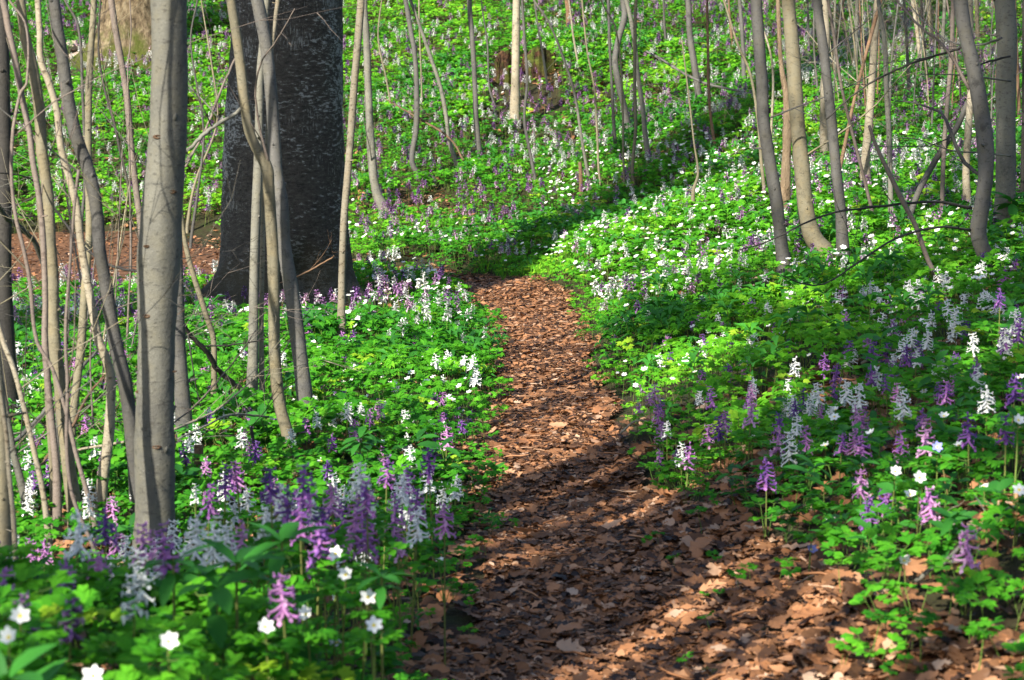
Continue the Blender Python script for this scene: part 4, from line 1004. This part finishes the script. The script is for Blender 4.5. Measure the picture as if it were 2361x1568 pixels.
T('dark', 'dark grey trunk at the left of the right hand group, foot brown and leaning', [(1745, 0, 27), (1750, 100, 27), (1756, 200, 28), (1762, 280, 28), (1775, 370, 29), (1790, 470, 30), (1803, 570, 32), (1810, 632, 36)], sides=18, group_=G3)  # shade on this trunk is painted as darker bark
T('olive', 'bright olive cream trunk with its foot swept far right', [(1818, 0, 31), (1826, 100, 32), (1833, 200, 33), (1840, 300, 34), (1850, 400, 36), (1861, 500, 40), (1876, 550, 42), (1902, 590, 44)], sides=20, group_=G3)
T('dark', 'straight grey trunk right of the swept foot one', [(1883, 0, 21), (1898, 100, 22), (1910, 200, 23), (1920, 300, 23), (1930, 400, 24), (1938, 500, 25), (1945, 615, 30)], sides=18, group_=G3)  # darker bark colour stands in for the shade on it
T(M_PINE, 'rough furrowed tan trunk behind the swept foot one', [(1795, 0, 9), (1800, 150, 10), (1812, 225, 16), (1815, 300, 22), (1811, 400, 23), (1808, 510, 25)], sides=16, group_=G3)
T('cream', 'pale trunk between the two straight grey ones, ending in sunlit leaves', [(1902, 0, 16), (1905, 100, 16), (1898, 250, 17), (1902, 370, 20)], group_=G3)
T('cream', 'pale leaning trunk in the sunlit gap, wider toward its foot', [(2023, 0, 15), (2017, 100, 16), (2010, 200, 18), (2002, 300, 20), (1995, 375, 21), (1998, 438, 23)], sides=16, group_=G3)
T('grey', 'slender grey stem running down through the sunlit gap', [(2024, 0, 9), (2040, 100, 11), (2045, 200, 12), (2050, 300, 12), (2053, 400, 12), (2054, 532, 13)], group_=G3)
T('brown', 'orange brown stem leaning left out of the sunlit gap', [(2022, 30, 9), (1990, 150, 8), (1965, 250, 8), (1940, 370, 9), (1918, 475, 10)], group_=G3)
T('pink', 'thin pinkish stem leaning right across the gap', [(1918, 50, 7), (1940, 200, 7), (1970, 325, 8), (1995, 425, 8), (2018, 525, 9)], group_=G3)
w0, wP, wR = T('dark', 'big wavy grey trunk near the right edge with arching black branches', [(2213, 0, 33), (2225, 75, 33), (2243, 150, 34), (2258, 240, 35), (2270, 325, 36), (2273, 400, 36), (2263, 475, 36), (2258, 540, 36), (2274, 595, 37), (2292, 632, 42)], sides=20, group_=G3, name='tree')  # shaded look comes from the dark bark colour
e0, eP, eR = T('grey', 'stout grey trunk closest to the right edge, straight', [(2319, 0, 46), (2321, 100, 47), (2320, 200, 46), (2319, 300, 45), (2318, 450, 44), (2312, 550, 50)], sides=22, group_=G3, name='tree')
T('black', 'black trunk just entering the picture at the right edge', [(2362, 0, 10), (2361, 200, 10), (2360, 350, 11), (2358, 490, 13)], group_=G3)
T('pink', 'thin pinkish trunk left of the big wavy one', [(2198, 0, 10), (2193, 125, 11), (2186, 225, 11), (2177, 325, 10), (2171, 522, 10)], group_=G3)
T('cream', 'short looking cream trunk showing behind the wavy grey one', [(2238, 100, 15), (2238, 220, 16), (2232, 320, 17), (2228, 400, 18), (2233, 505, 20)], group_=G3)
T('dark', 'dark pole leaning strongly right, propped in the fork of the wavy trunk', [(2236, 228, 12), (2205, 290, 13), (2170, 345, 14), (2140, 400, 14), (2118, 440, 14), (2100, 490, 14), (2087, 540, 15)], extend=False, group_=G3, lean=.1)
T('pink', 'long thin dead stem leaning left across the shaded right bank', [(2005, 290, 7), (2022, 345, 9), (2050, 400, 11), (2085, 470, 12), (2110, 520, 11), (2140, 600, 11), (2176, 675, 12)], extend=False, group_=G3)
for k, (bk, pts, lab) in enumerate([
    ('cream', [(2105, 0, 8), (2115, 80, 9), (2125, 160, 10)], 'small cream stem first in the thicket at the upper right'),
    ('olive', [(2140, 0, 12), (2146, 60, 12), (2150, 125, 13)], 'stout olive stem in the thicket at the upper right'),
    ('grey', [(2178, 0, 8), (2174, 80, 9), (2172, 165, 9)], 'straight grey stem in the thicket left of the pinkish trunk'),
    ('dark', [(2086, 0, 6), (2092, 120, 7), (2097, 235, 8)], 'dark slim stem deep in the thicket at the upper right'),
    ('grey', [(1975, 20, 8), (1974, 100, 9), (1972, 170, 10)], 'grey stem behind the sunlit gap, short'),
    ('grey', [(1924, 50, 6), (1925, 120, 7), (1926, 205, 8)], 'grey stem between the straight grey trunk and the gap'),
    ('dark', [(1862, 0, 5), (1864, 80, 5), (1866, 135, 6)], 'thin dark stem right of the swept foot trunk, far back'),
    ('olive', [(2252, 0, 10), (2253, 60, 10), (2255, 105, 11)], 'olive stem behind the top of the wavy trunk'),
    ('brown', [(1680, 0, 5), (1684, 60, 6), (1690, 120, 6)], 'brown stem left of the dark grey trunk, far back'),
    ('dark', [(1705, 0, 9), (1712, 80, 10), (1716, 190, 11)], 'dark stem behind the left of the right hand group'),
    ('dark', [(1530, 0, 5), (1532, 60, 6), (1536, 105, 6)], 'faint dark stem at the top between two saplings'),
    ('cream', [(1740, 10, 4), (1780, 140, 5), (1778, 300, 6), (1770, 420, 6)], 'thin cream stem weaving behind the dark grey trunk'),
    ('pink', [(2125, 0, 6), (2131, 110, 7), (2140, 205, 7)], 'pink thin stem in the thicket right of the cream one'),
    ('brown', [(2340, 10, 7), (2346, 150, 8), (2350, 280, 8)], 'brown stem between the stout trunk and the right edge'),
    ('grey', [(1230, -10, 4), (1240, 60, 4), (1252, 130, 5), (1262, 200, 5)], 'fine grey shoot rising by the old stump'),
    ('olive', [(880, 0, 3), (872, 90, 4), (890, 180, 4), (904, 262, 5)], 'fine olive shoot between two saplings beyond the beech'),
    ('olive', [(966, 0, 4), (968, 100, 4), (972, 200, 4), (972, 262, 5)], 'fine straight shoot beside the hook footed sapling'),
    ('dark', [(1110, 0, 3), (1124, 100, 4), (1128, 200, 4), (1142, 250, 5)], 'fine dark shoot left of the old stump'),
    ('dark', [(455, 0, 4), (440, 100, 4), (470, 300, 5), (455, 450, 6), (440, 560, 7)], 'dark crooked shoot left of the beech'),
    ('olive', [(470, 40, 3), (488, 150, 4), (500, 280, 4), (450, 420, 6), (432, 520, 7)], 'olive crooked shoot nearest the left side of the beech'),
    ('dark', [(150, 0, 6), (180, 60, 6), (190, 200, 7), (196, 420, 7), (182, 560, 8)], 'thin dark stem between two bent trunks, upper left'),
    ]):
    T(bk, lab, pts, group_=G3 if pts[0][0] > 1600 else G2, twigs=2 if pts[0][0] > 1900 else 1, nb=2, sides=8)
# dense thicket of very thin stems at the upper right
for k in range(38):
    uu_ = rnd(1860, 2350); vb = rnd(90, 330); ww = rnd(2.5, 5); du = rnd(-45, 45)
    T(['dark', 'pink', 'olive', 'brown', 'grey'][k % 5], 'hair thin ' + ['dark', 'pinkish', 'olive', 'brown', 'grey'][k % 5] + ' shoot ' + near_of(uu_, vb * .5), [(uu_ + du, -5, ww), (uu_ + du * .4 + rnd(-6, 6), vb * .5, ww), (uu_, vb, ww * 1.2)], group_='hair thin shoots tangled at the upper right', name='shoot', cat='shoot', twigs=4, nb=1, sides=5)
for k in range(14):
    uu_ = rnd(20, 330); vb = rnd(700, 1150); ww = rnd(2.5, 5); du = rnd(-90, 90)
    T(['dark', 'pink', 'olive', 'black', 'grey'][k % 5], 'thin crooked ' + ['dark', 'pinkish', 'olive', 'black', 'grey'][k % 5] + ' shoot ' + near_of(uu_, vb), [(uu_ + du, vb - rnd(350, 600), ww * .7), (uu_ + du * .4 + rnd(-15, 15), vb - 200, ww), (uu_, vb, ww * 1.2)], group_='thin shoots among the left trunks', name='shoot', cat='shoot', twigs=2, nb=1, sides=6, extend=False)

# traced limbs
O = np.array(w0.location); yw = w0.location.y
ribbon([(2240, 480, 10), (2175, 467, 9), (2100, 468, 8), (2000, 480, 7), (1935, 488, 6), (1870, 508, 6), (1771, 557, 5), (1700, 578, 3)], [yw, yw - .3, yw - .5], w0, 'black', O)
ribbon([(2240, 530, 8), (2160, 524, 7), (2070, 548, 7), (1995, 594, 6), (1910, 650, 5), (1860, 656, 4), (1800, 634, 3)], [yw, yw - .5, yw - .8], w0, 'black', O)
ribbon([(2240, 90, 8), (2200, 117, 7), (2150, 130, 7), (2080, 155, 6), (2010, 190, 6), (1960, 225, 5), (1905, 275, 4)], [yw, yw + .3], w0, 'black', O)
ribbon([(2270, 410, 10), (2225, 375, 12), (2190, 300, 10), (2170, 262, 8), (2110, 238, 5), (2065, 232, 3)], [yw, yw + .3], w0, 'dark', O)
ribbon([(2235, 205, 10), (2180, 110, 9), (2120, 60, 7), (2075, 10, 5), (2050, -20, 4)], [yw, yw + .2], w0, 'pink', O)
O = np.array(e0.location); ye = e0.location.y
ribbon([(2310, 88, 8), (2250, 105, 6), (2190, 95, 5), (2130, 50, 4), (2090, 0, 3)], [ye - .2, ye + .3], e0, 'dark', O)
ribbon([(2330, 130, 7), (2270, 145, 6), (2240, 165, 4), (2205, 190, 3)], [ye - .2, ye - .3], e0, 'black', O)
ribbon([(2330, 360, 6), (2260, 352, 5), (2200, 348, 4), (2110, 320, 3), (2060, 318, 2)], [ye - .3, ye - .5], e0, 'grey', O, fine=1)
ribbon([(2330, 187, 6), (2260, 178, 5), (2200, 172, 4), (2120, 172, 2)], [ye - .3, ye - .5], e0, 'grey', O, fine=1)
O = np.array(c0.location); yc = c0.location.y
ribbon([(560, 250, 12), (535, 268, 12), (495, 290, 12), (470, 310, 12), (445, 335, 11), (425, 352, 10)], [yc, yc - .1], c0, 'grey', O)
ribbon([(545, 130, 6), (515, 195, 7), (480, 285, 7), (450, 345, 7), (428, 385, 6)], [yc + .1, yc - .1], c0, 'pink', O, fine=1)
ribbon([(622, 390, 10), (590, 240, 6), (600, 150, 5), (640, 90, 4), (680, 20, 3)], [yc, yc - .2], c0, 'pink', O, fine=2)
def ground_branch(name, label, cat, pts, bk, Ys, fine=2, group=None):
    b = at_Y(pts[0][0], pts[0][1], Ys[0]); r = empty(name, (b[0], b[1], float(grid_z(b[0], b[1]))))
    ribbon(pts, Ys, r, bk, np.array(r.location), fine=fine); return tag(r, label, cat, group)
FB = 'fallen_branch'
ground_branch(FB, 'black crooked dead branch slanting from the beech foot down to the right', 'branch', [(405, 715, 12), (440, 775, 14), (480, 815, 15), (500, 850, 15), (535, 880, 14), (580, 915, 14), (622, 945, 12)], 'black', [6.6, 6.9], 4)
ground_branch(FB, 'dark leaning branch crossing low behind the left trunks', 'branch', [(-10, 1045, 14), (50, 1004, 13), (95, 956, 12), (150, 890, 11), (200, 835, 10), (228, 805, 7)], 'dark', [5.9, 6.3], 3)
ground_branch(FB, 'brown branch rising to the right through the left trunks, below the dark one', 'branch', [(25, 1142, 13), (85, 1085, 12), (120, 1040, 11), (165, 985, 9), (192, 930, 8), (220, 890, 7), (262, 838, 5)], 'brown', [5.6, 5.9], 4)
ground_branch(FB, 'pale stick lying almost level left of the thick trunk', 'branch', [(118, 1055, 8), (160, 1042, 8), (200, 1034, 8), (285, 1019, 7)], 'cream', [5.7, 5.5], 1)
ground_branch(FB, 'pale forked branch stretching right from the thick trunk', 'branch', [(400, 990, 8), (450, 970, 7), (500, 945, 6), (550, 905, 5), (590, 870, 4), (620, 845, 3)], 'cream', [5.5, 5.9], 4)
ground_branch(FB, 'second forked branch crossing above the pale one, thinner', 'branch', [(400, 975, 5), (450, 935, 5), (500, 880, 5), (550, 820, 4), (590, 760, 3)], 'pink', [5.6, 6.0], 3)
ground_branch(FB, 'grey branch lying level between the thick trunk and the elbowed one', 'branch', [(410, 1012, 5), (470, 985, 6), (520, 960, 7), (560, 955, 7), (620, 962, 6)], 'grey', [5.7, 6.2], 3)
ground_branch(FB, 'red tipped brown branch below the beech hollow', 'branch', [(640, 655, 3), (680, 640, 5), (720, 620, 5), (765, 595, 4), (770, 590, 3)], 'brown', [10.9, 10.8], 2)
ground_branch(FB, 'thin brown branch fallen on the far slope left of the straight dark sapling', 'branch', [(888, 228, 3), (940, 258, 5), (985, 285, 6), (1020, 305, 6), (1050, 335, 6), (1068, 370, 6)], 'brown', [16.4, 16.0], 3)
ground_branch(FB, 'dark crooked dead branch lying across the slope beneath the upper saplings', 'branch', [(1490, 118, 7), (1530, 140, 8), (1570, 165, 8), (1620, 190, 8), (1680, 205, 7), (1740, 218, 5)], 'dark', [16.9, 16.3], 4)
ground_branch(FB, 'black twig arching from the left edge to the olive trunk', 'branch', [(-5, 398, 4), (30, 402, 5), (60, 408, 5), (90, 425, 5)], 'black', [5.5, 5.6], 1)
ground_branch(FB, 'dark thick bough curving out at the left edge low over the brown trail', 'branch', [(-10, 465, 10), (20, 505, 16), (55, 530, 15), (85, 570, 14), (105, 640, 8)], 'dark', [6.5, 6.8], 2)
ground_branch(FB, 'black slim branch sweeping right to the thick trunk above the trail', 'branch', [(120, 470, 6), (150, 515, 7), (200, 575, 8), (250, 610, 8), (290, 622, 8), (326, 626, 7)], 'black', [6.2, 5.7], 2)
def ground_stick(label, a, b_, w, bk, grp=None, lift=.05):
    A_ = hit(*a); B_ = hit(*b_); r = empty("stick", (A_[0], A_[1], float(grid_z(A_[0], A_[1]))))
    A_[2] += lift; B_[2] += lift; M_ = (A_ + B_) / 2 + np.array([0, 0, .02]); rr_ = w / 2 / FPX * A_[1]
    P = spline([A_, M_, B_], 5); P += rng.normal(0, .3, P.shape) * rr_
    mb = MB(); V, F = tube(P - np.array(r.location), np.linspace(rr_, rr_ * .6, len(P)), 6, True, .05); mb.add(V, F); branch_mesh(mb, P[4] - np.array(r.location), (B_ - A_) + rng.normal(0, .3, 3) * np.linalg.norm(B_ - A_), .25 * np.linalg.norm(B_ - A_), rr_ * .5, 0)
    link("twig", mb.mesh("twig", [BARK[bk]]), r); tag(r, label, 'stick', grp)
ground_stick('pale bark stick lying on the sunny bank below the anemones', (1478, 648), (1555, 622), 9, 'cream')
ground_stick('thin pale curved stick in the middle of the sunny bank', (1515, 545), (1622, 590), 5, 'cream')
ground_stick('orange tan stick high on the sunny bank', (1620, 430), (1755, 358), 7, 'brown', None, .08)
ground_stick('straight tan stalk leaning upright in the sunny bank', (1692, 455), (1655, 578), 4, 'cream', None, .08)
ground_stick('long bleached stalk slanting up at the lower right corner', (2165, 1414), (2400, 1240), 11, 'grey', None, .07)
ground_stick('short pale twig above the bleached stalk', (2155, 1268), (2216, 1330), 8, 'cream', None, .06)
ground_stick('mossy grey stick in the shaded right bank', (1985, 905), (2115, 878), 8, 'grey', None, .08)
ground_stick('greyish stick lying under the bleached stalk', (2110, 1385), (2250, 1350), 12, 'grey', None, .03)
ground_stick('pale stick at the litter edge right of the path', (1430, 1040), (1500, 1015), 6, 'cream', None, .05)
ground_stick('dark thin stick beside the straight tan stalk', (1370, 640), (1290, 650), 4, 'dark', None, .05)

# ------------------------------------------------------------------ the old beech, the mossy tree, stumps, stones
def big_trunk(name, label, base, prof, mat, nseg=72, lobes=7, flare=.45, fh=.35, height=12, seed=3, tilt=(0, 0), hollow=None, limbs=4, cat='tree', extra_roots=()):
    rs = np.random.default_rng(seed); root = empty(name, tuple(base)); zs = np.concatenate([np.linspace(-.25, 1.2, 40), np.linspace(1.25, 3.2, 24), np.linspace(3.4, height, 20)])
    th = np.arange(nseg) * 2 * math.pi / nseg; V = []
    ph = rs.random(lobes) * 6.28
    for z in zs:
        cx, r = prof(max(z, -.1))
        e = math.exp(-max(z, 0) / fh)
        f = sum(np.maximum(0, np.cos(th - (k * 6.283 / lobes + .4 * math.sin(ph[k])))) ** 5 * (.6 + .6 * rs_k) for k, rs_k in zip(range(lobes), ph / 6.28))
        R_ = r * (1 + flare * e * (f + .25)) * (1 + .014 * np.sin(3 * th + z * 2) + .010 * np.sin(7 * th + z * 5) + .006 * np.sin(13 * th - z * 23) + .004 * rs.normal(size=nseg))
        for (ang, amp, wd) in extra_roots: R_ = R_ + amp * e ** 1.6 * np.exp(-((np.angle(np.exp(1j * (th - ang)))) / wd) ** 2)
        if hollow:
            ha, hz, hw_, hh, hd = hollow; R_ = R_ - hd * np.exp(-((np.angle(np.exp(1j * (th - ha)))) / hw_) ** 2 - ((z - hz) / hh) ** 2)
        taper = 1 if z < 3.2 else 1 - .5 * (z - 3.2) / (height - 3.2)
        V.append(np.stack([cx + np.cos(th) * R_ * taper + tilt[0] * z, np.sin(th) * R_ * taper + tilt[1] * z, np.full(nseg, z)], -1))
    V = np.concatenate(V); n = len(zs); i = np.arange(n - 1)[:, None]; j = np.arange(nseg)[None]; jn = (j + 1) % nseg
    Q = np.stack([i * nseg + j, i * nseg + jn, (i + 1) * nseg + jn, (i + 1) * nseg + j], -1).reshape(-1, 4)
    me = mesh_np("trunk", V, Q, [mat]); link("trunk", me, root)
    for k in range(limbs):
        mb = MB(); z = rnd(height * .45, height * .95); a = rnd(0, 6.28)
        branch_mesh(mb, (0, 0, z), (math.cos(a), math.sin(a), rnd(.5, 1.2)), rnd(2, 3.8), .07, 3, .3, 6)
        link("branch", mb.mesh("branch", [mat]), root)
    tag(root, label, cat); return root
bx_, by_ = at_Y(660, 690, 11.4)[0], 11.4
bz = float(grid_z(bx_, by_))
def beech_prof(z):
    w = np.interp(z, [0, .25, .45, .9, 1.5, 3], [300, 292, 288, 270, 246, 235]); c = np.interp(z, [0, .4, .9, 1.5, 3], [657, 656, 658, 671, 690])
    return (c - 660) / FPX * 11.4, w / 2 / FPX * 11.4
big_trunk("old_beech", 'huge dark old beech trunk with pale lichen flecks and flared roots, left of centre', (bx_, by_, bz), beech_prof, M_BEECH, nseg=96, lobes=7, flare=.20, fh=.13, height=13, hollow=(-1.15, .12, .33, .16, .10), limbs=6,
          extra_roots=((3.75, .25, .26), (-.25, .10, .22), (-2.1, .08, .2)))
hm = hit(285, 150)
big_trunk("mossy_tree", 'sunlit mossy foot of a large tree at the upper left, cut by the top edge', (hm[0], hm[1] + .2, hm[2] - .05), lambda z: (.04, .21), M_MOSSBARK, lobes=6, flare=.9, fh=.26, height=9, seed=8, limbs=4, extra_roots=((3.5, .3, .3), (-.5, .18, .3)))
def lump(name, label, cat, u_, v_, sx, sy, sz_, mat, amp=.25, seed=1, group=None, sink=.2, hole=0.0):
    rs = np.random.default_rng(seed); b = hit(u_, v_); nu, nv = 28, 18; V = []
    ph = rs.random(12) * 6.28
    for i in range(nv + 1):
        t = math.pi * i / nv
        for j in range(nu):
            p_ = 2 * math.pi * j / nu
            n_ = 1 + amp * (.5 * math.sin(3 * p_ + ph[0] + 2 * t) + .35 * math.sin(5 * p_ + ph[1] - 3 * t) + .3 * math.sin(7 * t + ph[2] + 2 * p_) + .25 * rs.normal() * .5)
            V.append((sx * n_ * math.sin(t) * math.cos(p_), sy * n_ * math.sin(t) * math.sin(p_), sz_ * (n_ * math.cos(t)) + sz_ * (1 - sink)))
    i = np.arange(nv)[:, None]; j = np.arange(nu)[None]; jn = (j + 1) % nu
    Q = np.stack([i * nu + j, i * nu + jn, (i + 1) * nu + jn, (i + 1) * nu + j], -1).reshape(-1, 4)
    o = link(name, mesh_np(name, np.array(V), Q, [mat]), None, tuple(b)); return tag(o, label, cat, group)
def stump(name, label, u_, v_, rad, H, mat, jag=.5, seed=2, shell=True, lean=0, parts=True):
    """a broken hollow stump: ragged outer shell, dark inside"""
    rs = np.random.default_rng(seed); b = hit(u_, v_); root = empty(name, tuple(b)); n = 44; th = np.arange(n) * 6.283 / n
    top = H * (1 - jag * (.5 + .5 * np.sin(2 * th + 1)) * rs.random(n) ** .6 * 1.1); rr_ = rad * (1 + .12 * np.sin(3 * th) + .06 * rs.normal(size=n))
    rings = [(1.35, -.08), (1.15, .15), (1.0, .5), (.98, 1.0)]; V = []
    for s_, f in rings: V.append(np.stack([np.cos(th) * rr_ * s_ + lean * f * H, np.sin(th) * rr_ * s_, f * top if f > 0 else np.full(n, -.08)], -1))
    for s_, f in ((.78, .93), (.6, .35), (.05, .2)): V.append(np.stack([np.cos(th) * rr_ * s_ + lean * f * H, np.sin(th) * rr_ * s_, f * top], -1))
    V = np.concatenate(V); m_ = 7; i = np.arange(m_ - 1)[:, None]; j = np.arange(n)[None]; jn = (j + 1) % n
    Q = np.stack([i * n + j, i * n + jn, (i + 1) * n + jn, (i + 1) * n + j], -1).reshape(-1, 4)
    link("rotten_shell", mesh_np("rotten_shell", V, Q, [mat], smooth=False), root); return tag(root, label, 'stump')
st1 = stump("old_stump", 'old mossy broken stump with dark hollow on the far slope', 1243, 172, .13, .21, M_STUMP, .75, 4)
lumps = lump("moss", None, None, 1243, 200, .06, .05, .09, M_MOSS, .3, 3); lumps.parent = st1; lumps.location = (-.03, -.10, .04); del_ = [lumps.pop(k) for k in list(lumps.keys()) if k in ('label', 'category')]
stump("old_stump", 'shaggy brown stump remnant left of the cream trunk on the far slope', 1163, 188, .075, .25, M_STUMP, .8, 9)
T('brown', 'short broken reddish brown stake at the edge of the shade on the slope', [(1338, 372, 8), (1339, 410, 9), (1339, 460, 10)], extend=False, cut=True, name='broken_stake', cat='stake', twigs=0)
T('brown', 'broken reddish brown stub right of the thick pale trunk', [(453, 1028, 22), (457, 1080, 24), (462, 1140, 27)], extend=False, cut=True, name='broken_stub', cat='stub', twigs=0)
T('black', 'thin black dead stake left of the elbowed trunk foot', [(578, 985, 8), (586, 1040, 9), (587, 1100, 10)], extend=False, cut=True, name='dead_stake', cat='stake', twigs=1)
for i, (u_, v_, s, lab) in enumerate([(170, 118, .06, 'pale pinkish stone left of the mossy tree foot'), (335, 95, .07, 'pale stone at the right of the mossy tree foot, by the thick trunk'), (178, 142, .05, 'small tan stone under the pale pinkish one'), (1270, 12, .09, 'grey brown stone at the top edge above the stump'), (1300, 425, .05, 'dark grey stone in the shaded hollow of the slope')]):
    lump("stone", lab, 'stone', u_, v_, s * 1.3, s, s * .8, M_ROCK if i != 4 else M_STUMP, .18, i + 20)
# a dry rusty fern beside the beech's right flank
b = hit(832, 500); mb = MB()
for k in range(26):
    z = .2 * rnd(.05, 1); fr = frame((rnd(-.01, .01), 0, z), rnd(0, 6.28), rnd(-.9, .2), rnd(-1, 1)); lobe(mb, fr, rnd(.02, .04), rnd(.008, .014), .3, .3, rnd(.45, .65), 0, False)
stem(mb, (0, 0, 0), (.01, 0, .2), .002, 0, .4)
tag(link("dry_fern", mb.mesh("dry_fern", [M_LITTER]), None, tuple(b)), 'rusty orange withered fern right of the beech', 'fern')
# a few bare earthy clods and roots under the beech
# ------------------------------------------------------------------ trees outside the picture that cast its shade
SD = np.array([math.sin(SUN_AZ), math.cos(SUN_AZ)]); SN = np.array([math.cos(SUN_AZ), -math.sin(SUN_AZ)])
def shade_tree(s, along, r, label, seed, h=16, limbs=9, tilt=(0, 0)):
    xy = SN * s + SD * along; z = float(grid_z(xy[0], xy[1]))
    return big_trunk("tall_beech", label, (xy[0], xy[1], z), lambda q: (0, r), BARK['grey'], nseg=28, lobes=5, flare=.3, fh=.3, height=h, seed=seed, limbs=limbs, tilt=tilt)
sb = bx_ * SN[0] + by_ * SN[1]
shade_tree(sb + .02, 1.5, .40, 'stout grey beech outside the left edge of the picture', 31)
shade_tree(-2.80, -5.0, .115, 'grey young beech behind the camera on the left', 32)
shade_tree(-2.60, -4.4, .075, 'grey beech stem behind the camera, between two stouter ones', 37, 13, 5)
shade_tree(-2.20, -6.5, .31, 'stout grey beech farther behind the camera', 33)

s_main = float(np.dot(mPP[len(mPP) // 3][:2], SN))
if True:
    tr_ = shade_tree(s_main + .012, 0.6, .034, 'slender grey sapling outside the left edge of the picture', 34, 8, 3, tilt=(.03, 0))

for k_, (s_, al_, r_k) in enumerate(((-1.80, -1.5, .03), (-1.72, -2.8, .04), (-1.60, -2.5, .045), (-1.36, -1.8, .03), (-1.1, -3.0, .05), (-.9, -2.2, .03))):
    tr_ = shade_tree(s_, al_, r_k, 'slender grey sapling behind the camera', 40 + k_, 9, 3); tr_.name = 'sapling'
    tr_['label'] = 'slender grey sapling behind the camera, out of the picture'; tr_['group'] = 'saplings behind the camera'
